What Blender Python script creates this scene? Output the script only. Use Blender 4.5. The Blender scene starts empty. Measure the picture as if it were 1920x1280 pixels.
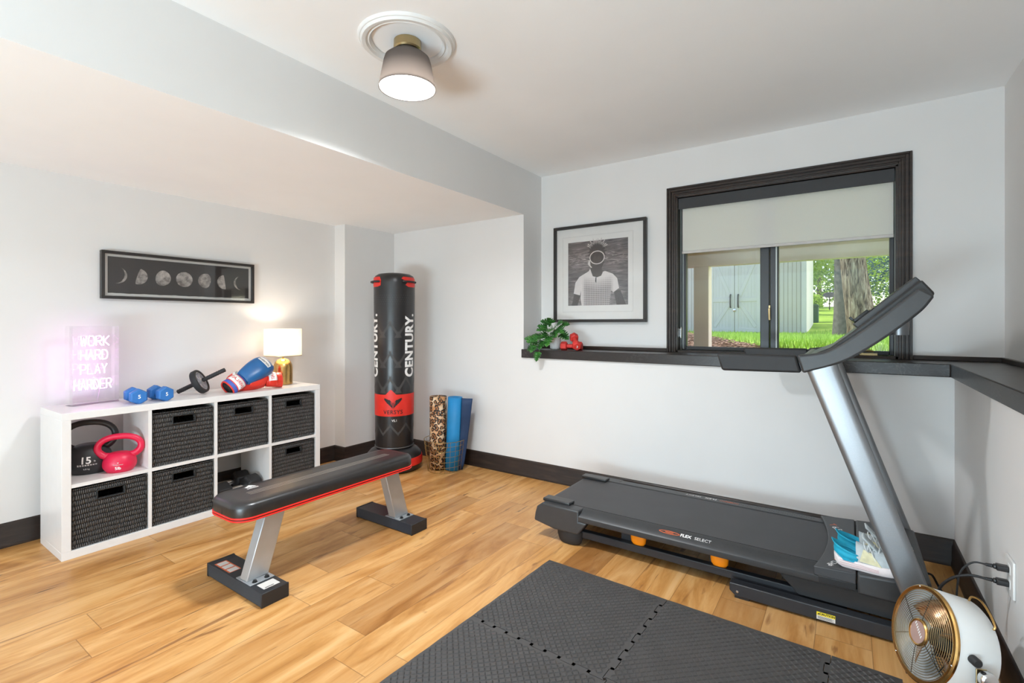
import bpy, bmesh, math, random
from math import sin, cos, pi, radians as R, sqrt, atan2, hypot
from mathutils import Vector as V, Matrix, Euler, noise as mnoise
random.seed(7)
SC = bpy.context.scene
COL = SC.collection

# ------------------------------------------------------------------ camera, light, exposure
YAW = R(34.4)
cam_d = bpy.data.cameras.new('camera')
cam = bpy.data.objects.new('camera', cam_d); COL.objects.link(cam)
cam.location = (0, 0, 1.235)
cam.rotation_euler = (R(90), 0, YAW)
cam_d.sensor_fit = 'HORIZONTAL'; cam_d.sensor_width = 36.0
cam_d.lens = 918 / 1920 * 36
cam_d.shift_y = -33 / 1920
cam_d.clip_start = 0.05; cam_d.clip_end = 200
SC.camera = cam

vs = SC.view_settings
SC.display_settings.display_device = 'sRGB'
vs.view_transform = 'Standard'; vs.look = 'None'; vs.gamma = 1; vs.use_curve_mapping = False
vs.exposure = 0.08
SC.cycles.use_denoising = True
SC.cycles.max_bounces = 10; SC.cycles.diffuse_bounces = 6; SC.cycles.glossy_bounces = 4
SC.cycles.transmission_bounces = 8; SC.cycles.transparent_max_bounces = 16
SC.cycles.caustics_reflective = False; SC.cycles.caustics_refractive = False
SC.cycles.sample_clamp_indirect = 6

world = bpy.data.worlds.new('sky'); SC.world = world; world.use_nodes = True
wn = world.node_tree.nodes; wl = world.node_tree.links
sky = wn.new('ShaderNodeTexSky'); sky.sky_type = 'NISHITA'; sky.sun_disc = False
sky.sun_elevation = R(48); sky.sun_rotation = R(60); sky.air_density = 1.0; sky.dust_density = 1.5
wl.new(sky.outputs[0], wn['Background'].inputs[0]); wn['Background'].inputs[1].default_value = 0.42

def light(name, kind, loc, energy, col=(1, 1, 1), rot=(0, 0, 0), **kw):
    d = bpy.data.lights.new(name, kind); d.energy = energy; d.color = col
    for k, v in kw.items(): setattr(d, k, v)
    o = bpy.data.objects.new(name, d); COL.objects.link(o); o.location = loc; o.rotation_euler = rot
    return o
# the sun over the yard (the deck keeps it out of the room)
light('sun', 'SUN', (-12, 10, 20), 4.2, (1, .95, .86), V((.55, -.10, -.80)).to_track_quat('-Z', 'Y').to_euler(), angle=R(.6))
# added area fill in the unseen opening behind the camera
light('rear_fill_light', 'AREA', (-1.25, -2.93, 1.12), 4, (.84, .94, 1), (R(90), 0, 0), shape='RECTANGLE', size=2.9, size_y=2.1)

# added upward fill, low behind the camera, to brighten the ceiling
light('upward_fill_light', 'AREA', (-.75, -2.6, .15), 250, (.68, .88, 1), (R(152), 0, 0), shape='RECTANGLE', size=1.9, size_y=1.1)

# ------------------------------------------------------------------ materials
def lin(h):
    if isinstance(h, str):
        h = [int(h[i:i + 2], 16) / 255 for i in (0, 2, 4)]
        h = [c / 12.92 if c <= .04045 else ((c + .055) / 1.055) ** 2.4 for c in h]
    return (h[0], h[1], h[2], 1)
class NT:
    def __init__(s, name):
        s.m = bpy.data.materials.new(name); s.m.use_nodes = True
        s.t = s.m.node_tree; s.n = s.t.nodes; s.b = s.n['Principled BSDF']; s.out = s.n['Material Output']
        s._tc = None
    def new(s, typ, **kw):
        n = s.n.new('ShaderNode' + typ)
        for k, v in kw.items(): setattr(n, k, v)
        return n
    def set(s, sock, v):
        if hasattr(v, 'is_linked') or isinstance(v, bpy.types.NodeSocket): s.t.links.new(v, sock)
        elif v is not None: sock.default_value = v
    def coord(s, k='Object'):
        if not s._tc: s._tc = s.new('TexCoord')
        return s._tc.outputs[k]
    def xyz(s, vec=None):
        n = s.new('SeparateXYZ'); s.set(n.inputs[0], vec or s.coord()); return n.outputs
    def comb(s, x=0, y=0, z=0):
        n = s.new('CombineXYZ')
        for i, a in enumerate((x, y, z)): s.set(n.inputs[i], a)
        return n.outputs[0]
    def math(s, op, a, b=None, c=None):
        n = s.new('Math', operation=op)
        for i, x in enumerate((a, b, c)):
            if x is not None: s.set(n.inputs[i], x)
        return n.outputs[0]
    def mapping(s, scale=(1, 1, 1), vec=None, loc=(0, 0, 0), rot=(0, 0, 0)):
        n = s.new('Mapping'); s.set(n.inputs[0], vec or s.coord())
        n.inputs['Scale'].default_value = scale; n.inputs['Location'].default_value = loc; n.inputs['Rotation'].default_value = rot
        return n.outputs[0]
    def noise(s, scale=5, detail=3, rough=.5, vec=None, dist=0):
        n = s.new('TexNoise'); s.set(n.inputs['Vector'], vec or s.coord())
        n.inputs['Scale'].default_value = scale; n.inputs['Detail'].default_value = detail
        n.inputs['Roughness'].default_value = rough; n.inputs['Distortion'].default_value = dist
        return n.outputs['Fac']
    def ramp(s, fac, stops, interp='LINEAR'):
        n = s.new('ValToRGB'); s.set(n.inputs[0], fac); cr = n.color_ramp; cr.interpolation = interp
        while len(cr.elements) > 1: cr.elements.remove(cr.elements[-1])
        cr.elements[0].position = stops[0][0]; cr.elements[0].color = lin(stops[0][1])
        for p, c in stops[1:]:
            e = cr.elements.new(p); e.color = lin(c)
        return n.outputs[0]
    def mix(s, fac, a, b, blend='MIX'):
        n = s.new('Mix', data_type='RGBA', blend_type=blend)
        s.set(n.inputs['Factor'], fac)
        s.set(n.inputs[6], lin(a) if isinstance(a, (str, tuple)) else a)
        s.set(n.inputs[7], lin(b) if isinstance(b, (str, tuple)) else b)
        return n.outputs[2]
    def bump(s, h, strength=.3, dist=.01):
        n = s.new('Bump'); s.set(n.inputs['Height'], h); n.inputs['Strength'].default_value = strength
        n.inputs['Distance'].default_value = dist; s.t.links.new(n.outputs[0], s.b.inputs['Normal'])
    def p(s, **kw):
        for k, v in kw.items():
            s.set(s.b.inputs[{'col': 'Base Color', 'rough': 'Roughness', 'metal': 'Metallic', 'spec': 'Specular IOR Level',
                  'coat': 'Coat Weight', 'coatr': 'Coat Roughness', 'emit': 'Emission Color', 'estr': 'Emission Strength',
                  'trans': 'Transmission Weight', 'alpha': 'Alpha', 'aniso': 'Anisotropic', 'sheen': 'Sheen Weight', 'ior': 'IOR'}[k]], v)
        return s
def mat(name, col, rough=.5, metal=0, spec=.5, var=.06, vscale=18, bump=0, bscale=120, **kw):
    n = NT(name)
    f = n.noise(vscale, 3)
    c = lin(col); d = tuple(min(1, x * (1 - var)) for x in c[:3]); u = tuple(min(1, x * (1 + var)) for x in c[:3])
    n.p(col=n.ramp(f, [(.3, d), (.7, u)]), rough=rough, metal=metal, spec=spec, **kw)
    if bump: n.bump(n.noise(bscale, 2), bump, .002)
    return n.m
def emat(name, col, strength):
    n = NT(name); n.p(col=(.8, .8, .8, 1), emit=lin(col), estr=strength, rough=.4); return n.m

MT = {}
MT['wall'] = mat('wall_paint', 'E3E1DF', .75, var=.012, vscale=3, bump=.03, bscale=260, spec=.25)
MT['ceil'] = mat('ceiling_paint', 'F8F8F8', .85, var=.012, vscale=3, bump=.03, bscale=200, spec=.2)
MT['white'] = mat('white_laminate', 'E6E3E1', .32, var=.015)
MT['plaster'] = mat('white_plaster', 'E4E3E1', .55, var=.01)
MT['plastic'] = mat('black_plastic', '383839', .42, var=.08, bump=.12, bscale=420)
MT['plastic2'] = mat('smooth_black_plastic', '29292A', .3, var=.05)
MT['rubber'] = mat('black_rubber', '232223', .6, var=.1, bump=.1, bscale=300)
MT['steelblk'] = mat('black_powder_coat', '25262A', .36, var=.05, bump=.05, bscale=500)
MT['silver'] = mat('silver_paint', '8C8E91', .38, metal=.75, var=.03, vscale=300)
MT['silver2'] = mat('satin_silver_paint', 'B4B7BA', .36, metal=.55, var=.03)
MT['chrome'] = mat('chrome', 'D5D5D5', .18, metal=1, var=.02)
MT['brass'] = mat('brushed_brass', 'C9A062', .27, metal=1, var=.06, vscale=60)
MT['antbrass'] = mat('antique_brass', 'BBA67C', .3, metal=1, var=.05)
MT['red'] = mat('red_vinyl', 'E02E22', .45, var=.05)
MT['orange'] = mat('orange_rubber', 'F28A12', .4, var=.08)
MT['whitep'] = mat('white_print', 'F0EEEC', .5, var=.01)
MT['greyp'] = mat('grey_print', '403E3D', .5, var=.03)
MT['orangep'] = mat('orange_print', 'D8683A', .5, var=.02)
MT['redp'] = mat('red_print', 'D93A2A', .5, var=.02)
MT['blackp'] = mat('black_print', '191818', .55, var=.02)
MT['paper'] = mat('label_paper', 'D9D4CE', .6, var=.04)
MT['yellow'] = mat('yellow_print', 'F0D820', .5, var=.02)
MT['frame'] = mat('black_frame_wood', '2A2624', .4, var=.15, vscale=40)
MT['mat'] = mat('mat_board', 'E9E6E2', .8, var=.01)
MT['dark'] = mat('dark_void_plastic', '0E0E0F', .6)

def m_floor():
    n = NT('honey_oak_planks'); W, L = .1835, 1.22
    x, y, z = n.xyz()
    u = n.math('DIVIDE', n.math('ADD', x, .4725 + 40 * W), W); row = n.math('FLOOR', u); fu = n.math('FRACT', u)
    wn1 = n.new('TexWhiteNoise', noise_dimensions='1D'); n.set(wn1.inputs['W'], row)
    v = n.math('ADD', n.math('DIVIDE', y, L), n.math('MULTIPLY', wn1.outputs[0], 7.31)); cl = n.math('FLOOR', v); fv = n.math('FRACT', v)
    wn2 = n.new('TexWhiteNoise', noise_dimensions='2D'); n.set(wn2.inputs['Vector'], n.comb(row, cl, 0)); rnd = wn2.outputs[0]
    wn3 = n.new('TexWhiteNoise', noise_dimensions='2D'); n.set(wn3.inputs['Vector'], n.comb(n.math('ADD', row, 51.3), cl, 0)); rn2 = wn3.outputs[0]
    off = n.math('MULTIPLY', rnd, 37.0)
    pv = n.comb(n.math('ADD', x, off), n.math('ADD', n.math('MULTIPLY', y, .16), n.math('MULTIPLY', off, 3)), 0)
    g1 = n.noise(10, 5, .62, pv, .9)             # broad figure
    pv2 = n.comb(n.math('ADD', x, off), n.math('ADD', n.math('MULTIPLY', y, .045), off), 0)
    g2 = n.noise(62, 4, .6, pv2, .3)              # fine grain
    pv3 = n.comb(n.math('ADD', x, n.math('MULTIPLY', rn2, 19)), n.math('ADD', n.math('MULTIPLY', y, .13), off), 3.3)
    g3 = n.noise(13, 3, .5, pv3, 1.6)             # dark streaks and cracks
    base = n.ramp(g1, [(.28, 'AC7539'), (.45, 'CC9657'), (.6, 'DDAD71'), (.78, 'E8C08C')])
    tone = n.ramp(rnd, [(0, (.60, .53, .49)), (.12, (.70, .63, .58)), (.24, (.93, .90, .88)), (.6, (1, 1, 1)), (1, (1.08, 1.06, 1.03))])
    c = n.mix(1, base, tone, 'MULTIPLY')
    c = n.mix(n.math('MULTIPLY', n.math('SUBTRACT', 1, g2), .55), c, n.mix(1, c, (.66, .56, .46), 'MULTIPLY'))
    streak = n.ramp(g3, [(.63, (0, 0, 0)), (.71, (1, 1, 1))])
    c = n.mix(n.math('MULTIPLY', streak, .8), c, '8A5A32')
    pv4 = n.comb(n.math('ADD', x, n.math('MULTIPLY', rn2, 9)), n.math('MULTIPLY', n.math('ADD', y, off), .07), 1.7)
    crk = n.ramp(n.noise(36, 2, .5, pv4, .8), [(.705, (0, 0, 0)), (.735, (1, 1, 1))])
    c = n.mix(n.math('MULTIPLY', crk, .8), c, '55371F')
    e = n.math('MINIMUM', n.math('MINIMUM', fu, n.math('SUBTRACT', 1, fu)), n.math('MULTIPLY', n.math('MINIMUM', fv, n.math('SUBTRACT', 1, fv)), L / W))
    seam = n.math('LESS_THAN', e, .008)
    c = n.mix(n.math('MULTIPLY', seam, .55), c, '6B4726')
    n.p(col=c, rough=n.math('ADD', n.math('MULTIPLY', g2, .12), .3), spec=.4)
    n.bump(n.math('SUBTRACT', n.math('MULTIPLY', g2, .25), seam), .12, .003)
    return n.m
MT['floor'] = m_floor()
def m_darkwood():
    n = NT('espresso_stained_wood')
    g = n.noise(30, 4, .6, n.mapping((.12, .12, 1)), 1.2)
    g2 = n.noise(240, 2, .5, n.mapping((.05, .05, 1)))
    c = n.ramp(g, [(.3, '231A15'), (.55, '33261F'), (.75, '443329')])
    n.p(col=n.mix(n.math('MULTIPLY', g2, .4), c, '1B1512'), rough=.38, spec=.5); n.bump(g2, .08, .002)
    return n.m
MT['dwood'] = m_darkwood()
def m_ledge():
    n = NT('dark_veined_ledge')
    g = n.noise(9, 5, .6, n.mapping((1, 1, 2)), 2.2)
    d = n.math('ABSOLUTE', n.math('SUBTRACT', g, .5))
    vein = n.ramp(d, [(0, (1, 1, 1)), (.012, (.35, .35, .35)), (.03, (0, 0, 0))])
    n.p(col=n.mix(n.math('MULTIPLY', vein, n.ramp(n.noise(1.3, 2), [(.45, (.05, .05, .05)), (.62, (.45, .45, .45))])), '2A2422', '8A8581'), rough=.33)
    return n.m
MT['ledge'] = m_ledge()
def m_woven():
    n = NT('woven_black_fibre')
    x, y, z = n.xyz()
    hz = n.math('ADD', x, y)
    zz = n.math('ADD', z, n.math('MULTIPLY', n.noise(9, 2), .012))
    row = n.math('FLOOR', n.math('DIVIDE', zz, .026)); fz = n.math('FRACT', n.math('DIVIDE', zz, .026))
    wob = n.math('MULTIPLY', n.noise(60, 2), .007)
    u = n.math('ADD', n.math('DIVIDE', n.math('ADD', hz, wob), .0088), n.math('MULTIPLY', row, .5))
    a = n.math('ABSOLUTE', n.math('SINE', n.math('MULTIPLY', u, pi)))
    b = n.math('POWER', n.math('MAXIMUM', n.math('SINE', n.math('MULTIPLY', fz, pi)), .001), .35)
    h = n.math('MULTIPLY', n.math('POWER', a, .8), b)
    tw = n.noise(420, 2, .6, n.mapping((1, 1, .3)))
    c = n.ramp(n.math('MULTIPLY', h, n.math('ADD', n.math('MULTIPLY', tw, 1.0), .42)), [(.18, '0B0A0A'), (.5, '2E2B2A'), (.95, '6E6966')])
    n.p(col=c, rough=.45, spec=.5); n.bump(h, 1, .008)
    return n.m
MT['woven'] = m_woven()
def m_leopard():
    n = NT('leopard_print')
    x, y, z = n.xyz()
    ang = n.math('MULTIPLY', n.math('ARCTAN2', y, x), .075)
    vec = n.comb(ang, z, 0)
    wv = n.new('VectorMath', operation='ADD'); n.set(wv.inputs[0], vec)
    nz = n.new('TexNoise'); n.set(nz.inputs['Vector'], vec); nz.inputs['Scale'].default_value = 45
    sc = n.new('VectorMath', operation='SCALE'); n.set(sc.inputs[0], nz.outputs['Color']); sc.inputs['Scale'].default_value = .02
    n.set(wv.inputs[1], sc.outputs[0])
    vo = n.new('TexVoronoi', voronoi_dimensions='2D', feature='F1'); n.set(vo.inputs['Vector'], wv.outputs[0]); vo.inputs['Scale'].default_value = 31
    d = vo.outputs['Distance']
    gap = n.noise(75, 2, .5, vec)
    ring = n.math('MULTIPLY', n.math('GREATER_THAN', d, .24), n.math('LESS_THAN', d, n.math('ADD', .40, n.math('MULTIPLY', gap, .22))))
    ring = n.math('MULTIPLY', ring, n.math('GREATER_THAN', gap, .36))
    ctr = n.math('LESS_THAN', d, .24)
    base = n.ramp(n.noise(14, 2, .5, vec), [(.35, 'C98F5C'), (.6, 'E6C9A4'), (.8, 'EFE0CC')])
    c = n.mix(ctr, base, 'A06B3F'); c = n.mix(ring, c, '1C1411')
    n.p(col=c, rough=.6); return n.m
MT['leopard'] = m_leopard()
def m_moon():
    n = NT('moon_photograph')
    g = n.noise(26, 5, .6); g2 = n.noise(90, 4, .6)
    c = n.ramp(g, [(.38, '6E6763'), (.52, 'B3ACA7'), (.7, 'DAD4CF')])
    n.p(col=n.mix(n.math('MULTIPLY', g2, .3), c, '8C8580'), rough=.7); return n.m
MT['moon'] = m_moon()
def m_water():
    n = NT('underwater_photograph')
    x, y, z = n.xyz()      # metres from the print's centre
    g = n.noise(16, 5, .65, n.mapping((.5, 1, 3.6)), 1.0)
    c = n.ramp(g, [(.34, '3A3435'), (.5, '5E5657'), (.66, '8A8081')])
    d = n.math('ABSOLUTE', n.math('SUBTRACT', z, .115))
    band = n.ramp(d, [(.0, (1, 1, 1)), (.075, (0, 0, 0))])
    g2 = n.noise(24, 4, .7, n.mapping((.45, 1, 3.2)), 1.5)
    c = n.mix(n.math('MULTIPLY', band, n.ramp(g2, [(.5, (0, 0, 0)), (.62, (1, 1, 1))])), c, 'C9BEBB')
    lo = n.ramp(n.math('ADD', z, .26), [(0, (1, 1, 1)), (.16, (0, 0, 0))])
    c = n.mix(n.math('MULTIPLY', lo, n.ramp(g2, [(.4, (0, 0, 0)), (.7, (.6, .6, .6))])), c, 'C2B8B6')
    edge = n.ramp(n.math('ABSOLUTE', n.math('SUBTRACT', x, -.005)), [(.17, (0, 0, 0)), (.27, (1, 1, 1))])
    c = n.mix(n.math('MULTIPLY', edge, .45), c, '2E292A')
    n.p(col=c, rough=.7); return n.m
MT['water'] = m_water()
def m_scaleshirt():
    n = NT('patterned_shirt_photograph')
    x, y, z = n.xyz()
    a = n.math('SINE', n.math('MULTIPLY', n.math('ADD', x, z), 210)); b = n.math('SINE', n.math('MULTIPLY', n.math('SUBTRACT', x, z), 210))
    k = n.math('MULTIPLY', a, b)
    vee = n.math('SUBTRACT', n.math('SUBTRACT', -.045, z), n.math('MULTIPLY', n.math('ABSOLUTE', x), -.25))
    low = n.ramp(vee, [(.0, (0, 0, 0)), (.10, (1, 1, 1))])
    arm = n.ramp(n.math('ABSOLUTE', x), [(.105, (1, 1, 1)), (.135, (0, 0, 0))])
    low = n.math('MULTIPLY', low, arm)
    c = n.mix(n.math('MULTIPLY', low, n.ramp(k, [(-.1, (0, 0, 0)), (.3, (1, 1, 1))])), 'E2DAD7', '4E4647')
    c = n.mix(n.math('MULTIPLY', low, .45), c, '776D6E')
    c = n.mix(n.math('MULTIPLY', n.noise(30, 3), .25), c, 'A89E9C')
    n.p(col=c, rough=.7); return n.m
MT['shirt'] = m_scaleshirt()
def m_acrylic(name, tint, gl=.06):
    n = NT(name)
    tr = n.new('BsdfTransparent'); tr.inputs[0].default_value = lin(tint)
    gs = n.new('BsdfGlossy'); gs.inputs['Roughness'].default_value = .03; gs.inputs['Color'].default_value = (1, 1, 1, 1)
    fr = n.new('LayerWeight'); fr.inputs['Blend'].default_value = .25
    f = n.math('ADD', n.math('MULTIPLY', fr.outputs['Fresnel'], .6), gl)
    mx = n.new('MixShader'); n.set(mx.inputs[0], f); n.set(mx.inputs[1], tr.outputs[0]); n.set(mx.inputs[2], gs.outputs[0])
    n.t.links.new(mx.outputs[0], n.out.inputs[0]); return n.m
MT['glass'] = m_acrylic('window_glass', (.98, 1, .99), .008)
MT['acrylic'] = m_acrylic('clear_acrylic', (1, 1, 1), .012)
MT['picglass'] = m_acrylic('picture_glass', (1, 1, 1), .03)

# ------------------------------------------------------------------ mesh builder
def rotm(a):  # frame with local z along a
    return V(a).normalized().to_track_quat('Z', 'Y').to_matrix()
class MB:
    def __init__(s): s.v = []; s.f = []; s.mi = []; s.T = Matrix.Identity(4)
    def at(s, loc=(0, 0, 0), rot=(0, 0, 0)):
        s.T = Matrix.Translation(V(loc)) @ (rot.to_4x4() if isinstance(rot, Matrix) else Euler(rot).to_matrix().to_4x4()); return s
    def add(s, vs, fs, mi=0):
        o = len(s.v); s.v += [s.T @ V(p) for p in vs]; s.f += [tuple(i + o for i in f) for f in fs]; s.mi += [mi] * len(fs); return s
    def box(s, a, b, mi=0):
        x0, y0, z0 = [min(a[i], b[i]) for i in range(3)]; x1, y1, z1 = [max(a[i], b[i]) for i in range(3)]
        return s.add([(x0, y0, z0), (x1, y0, z0), (x1, y1, z0), (x0, y1, z0), (x0, y0, z1), (x1, y0, z1), (x1, y1, z1), (x0, y1, z1)],
                     [(3, 2, 1, 0), (4, 5, 6, 7), (0, 1, 5, 4), (1, 2, 6, 5), (2, 3, 7, 6), (3, 0, 4, 7)], mi)
    def prism(s, poly, h0, h1, plane='xy', mi=0, cap=True):
        n = len(poly)
        def P(a, b, h): return {'xy': (a, b, h), 'xz': (a, h, b), 'yz': (h, a, b)}[plane]
        vs = [P(a, b, h0) for a, b in poly] + [P(a, b, h1) for a, b in poly]
        fs = [(i, (i + 1) % n, n + (i + 1) % n, n + i) for i in range(n)]
        if cap: fs += [tuple(range(n - 1, -1, -1)), tuple(range(n, 2 * n))]
        return s.add(vs, fs, mi)
    def lathe(s, prof, n=32, mi=0, sx=1, sy=1, closed=False):
        vs = []; fs = []; m = len(prof)
        for r, z in prof: vs += [(r * cos(2 * pi * k / n) * sx, r * sin(2 * pi * k / n) * sy, z) for k in range(n)]
        for i in range(m - (0 if closed else 1)):
            for k in range(n):
                j = (i + 1) % m
                fs.append((i * n + k, i * n + (k + 1) % n, j * n + (k + 1) % n, j * n + k))
        if not closed:
            if prof[0][0] > 1e-6: fs.append(tuple(range(n - 1, -1, -1)))
            if prof[-1][0] > 1e-6: fs.append(tuple((m - 1) * n + k for k in range(n)))
        return s.add(vs, fs, mi)
    def cyl(s, a, b, r, r2=None, n=16, mi=0):
        a = V(a); b = V(b); T = s.T; L = (b - a).length
        s.T = T @ Matrix.Translation(a) @ rotm(b - a).to_4x4(); s.lathe([(r, 0), (r if r2 is None else r2, L)], n, mi); s.T = T; return s
    def tube(s, pts, r, n=10, closed=False, mi=0, up=None, sx=1.0, cap=True):
        pts = [V(p) for p in pts]; m = len(pts); vs = []; fs = []; prev = None
        for i, p in enumerate(pts):
            a = pts[(i - 1) % m] if (closed or i) else p; b = pts[(i + 1) % m] if (closed or i < m - 1) else p
            t = (b - a).normalized() if (b - a).length > 1e-9 else V((0, 0, 1))
            if prev is None:
                u = V(up) if up else (V((0, 0, 1)) if abs(t.z) < .9 else V((1, 0, 0)))
            else: u = prev
            u = (u - t * u.dot(t)).normalized(); w = t.cross(u); prev = u
            rr = r[i] if isinstance(r, (list, tuple)) else r
            vs += [p + u * (rr * cos(2 * pi * k / n)) + w * (rr * sx * sin(2 * pi * k / n)) for k in range(n)]
        for i in range(m if closed else m - 1):
            j = (i + 1) % m
            for k in range(n): fs.append((i * n + k, i * n + (k + 1) % n, j * n + (k + 1) % n, j * n + k))
        if not closed and cap: fs += [tuple(range(n - 1, -1, -1)), tuple((m - 1) * n + k for k in range(n))]
        return s.add(vs, fs, mi)
    def sphere(s, c, r, nu=20, nv=12, mi=0):
        rx, ry, rz = (r, r, r) if not isinstance(r, (tuple, list)) else r
        vs = [(c[0], c[1], c[2] - rz)]; fs = []
        for j in range(1, nv):
            t = -pi / 2 + pi * j / nv
            vs += [(c[0] + rx * cos(t) * cos(2 * pi * k / nu), c[1] + ry * cos(t) * sin(2 * pi * k / nu), c[2] + rz * sin(t)) for k in range(nu)]
        vs.append((c[0], c[1], c[2] + rz)); e = len(vs) - 1
        for k in range(nu):
            fs.append((0, 1 + (k + 1) % nu, 1 + k)); fs.append((e, e - nu + k, e - nu + (k + 1) % nu))
        for j in range(nv - 2):
            for k in range(nu):
                a = 1 + j * nu; fs.append((a + k, a + (k + 1) % nu, a + nu + (k + 1) % nu, a + nu + k))
        return s.add(vs, fs, mi)
    def loft(s, rings, mi=0, cap=True):
        n = len(rings[0]); vs = [p for r in rings for p in r]; fs = []
        for i in range(len(rings) - 1):
            for k in range(n): fs.append((i * n + k, i * n + (k + 1) % n, (i + 1) * n + (k + 1) % n, (i + 1) * n + k))
        if cap: fs += [tuple(range(n - 1, -1, -1)), tuple((len(rings) - 1) * n + k for k in range(n))]
        return s.add(vs, fs, mi)
    def grid(s, nu, nv, fn, mi=0, thick=None):
        vs = [fn(i / nu, j / nv) for j in range(nv + 1) for i in range(nu + 1)]
        fs = [(j * (nu + 1) + i, j * (nu + 1) + i + 1, (j + 1) * (nu + 1) + i + 1, (j + 1) * (nu + 1) + i) for j in range(nv) for i in range(nu)]
        return s.add(vs, fs, mi)
    def warp(s, fn): s.v = [V(fn(p)) for p in s.v]; return s
    def build(s, name, mats, parent=None, bevel=0, seg=2, sub=0, world=False, smooth=38, solid=0, label=None):
        me = bpy.data.meshes.new(name)
        off = V((0, 0, 0))
        if world and parent is not None:
            q = parent
            while q is not None: off = off + q.location; q = q.parent
        me.from_pydata([tuple(p - off) for p in s.v], [], s.f)
        for m in (mats if isinstance(mats, (list, tuple)) else [mats]):
            me.materials.append(MT[m] if isinstance(m, str) else m)
        me.polygons.foreach_set('material_index', s.mi)
        me.update()
        bm = bmesh.new(); bm.from_mesh(me); bmesh.ops.recalc_face_normals(bm, faces=bm.faces); bm.to_mesh(me); bm.free()
        if smooth: me.shade_smooth(); me.set_sharp_from_angle(angle=R(smooth))
        o = bpy.data.objects.new(name, me); COL.objects.link(o)
        if parent is not None: o.parent = parent
        if solid:
            md = o.modifiers.new('thickness', 'SOLIDIFY'); md.thickness = solid; md.offset = 0
        if bevel:
            md = o.modifiers.new('bevel', 'BEVEL'); md.width = bevel; md.segments = seg; md.limit_method = 'ANGLE'; md.angle_limit = R(40)
            md.harden_normals = False
        if sub:
            md = o.modifiers.new('subdivision', 'SUBSURF'); md.levels = sub; md.render_levels = sub
        if label: o['label'] = label
        return o
def tag(o, label, cat, group=None, kind=None):
    o['label'] = label; o['category'] = cat
    if group: o['group'] = group
    if kind: o['kind'] = kind
    return o
def thing(name, loc, label, cat, rotz=0, group=None, kind=None, rot=None):
    o = bpy.data.objects.new(name, None); COL.objects.link(o); o.location = loc
    o.rotation_euler = rot if rot else (0, 0, rotz); o.empty_display_size = .05
    return tag(o, label, cat, group, kind)
def copy_tree(o, parent=None):
    c = o.copy(); COL.objects.link(c)
    if parent: c.parent = parent
    for ch in list(o.children): copy_tree(ch, c)
    return c
def struct(mb, name, m, label, cat, **kw): return tag(mb.build(name, m, **kw), label, cat, kind='structure')
def text_geo(body, size, bold=0, spacing=1.0, maxlen=None, align='CENTER', shear=0):
    cu = bpy.data.curves.new('t', 'FONT'); cu.body = body; cu.size = size; cu.align_x = align; cu.align_y = 'CENTER'
    cu.offset = bold; cu.space_character = spacing; cu.resolution_u = 4; cu.shear = shear; cu.space_line = .95
    ob = bpy.data.objects.new('t', cu); COL.objects.link(ob)
    bpy.context.view_layer.update()
    me = bpy.data.meshes.new_from_object(ob.evaluated_get(bpy.context.evaluated_depsgraph_get()))
    bpy.data.objects.remove(ob); bpy.data.curves.remove(cu)
    if maxlen:
        bm = bmesh.new(); bm.from_mesh(me)
        bmesh.ops.triangulate(bm, faces=bm.faces)
        for _ in range(5):
            es = [e for e in bm.edges if e.calc_length() > maxlen]
            if not es: break
            bmesh.ops.subdivide_edges(bm, edges=es, cuts=1)
            bmesh.ops.triangulate(bm, faces=[f for f in bm.faces if len(f.verts) > 3])
        bm.to_mesh(me); bm.free()
    vs = [v.co.copy() for v in me.vertices]; fs = [tuple(p.vertices) for p in me.polygons]
    bpy.data.meshes.remove(me); return vs, fs
def add_text(mb, body, size, o, ux, uy, mi=0, **kw):
    vs, fs = text_geo(body, size, **kw); o = V(o); ux = V(ux); uy = V(uy)
    mb.add([o + ux * p.x + uy * p.y for p in vs], fs, mi); return mb
def circ(c, rx, ry=None, n=40, a0=0, a1=2 * pi): 
    ry = ry or rx; return [(c[0] + rx * cos(a0 + (a1 - a0) * k / n), c[1] + ry * sin(a0 + (a1 - a0) * k / n)) for k in range(n)]
def rrect(x0, y0, x1, y1, r, n=6):
    P = []
    for cx, cy, a in ((x1 - r, y1 - r, 0), (x0 + r, y1 - r, pi / 2), (x0 + r, y0 + r, pi), (x1 - r, y0 + r, 1.5 * pi)):
        P += [(cx + r * cos(a + pi / 2 * k / n), cy + r * sin(a + pi / 2 * k / n)) for k in range(n + 1)]
    return P
def spline(P, n=8, closed=False):
    P = [V(p) for p in P]; m = len(P); out = []
    rng = range(m if closed else m - 1)
    for i in rng:
        p0 = P[(i - 1) % m] if closed or i else P[0]; p1 = P[i]; p2 = P[(i + 1) % m]; p3 = P[(i + 2) % m] if closed or i < m - 2 else P[-1]
        for k in range(n):
            t = k / n
            out.append(.5 * ((2 * p1) + (p2 - p0) * t + (2 * p0 - 5 * p1 + 4 * p2 - p3) * t * t + (3 * p1 - p0 - 3 * p2 + p3) * t ** 3))
    if not closed: out.append(P[-1])
    return out

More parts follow.
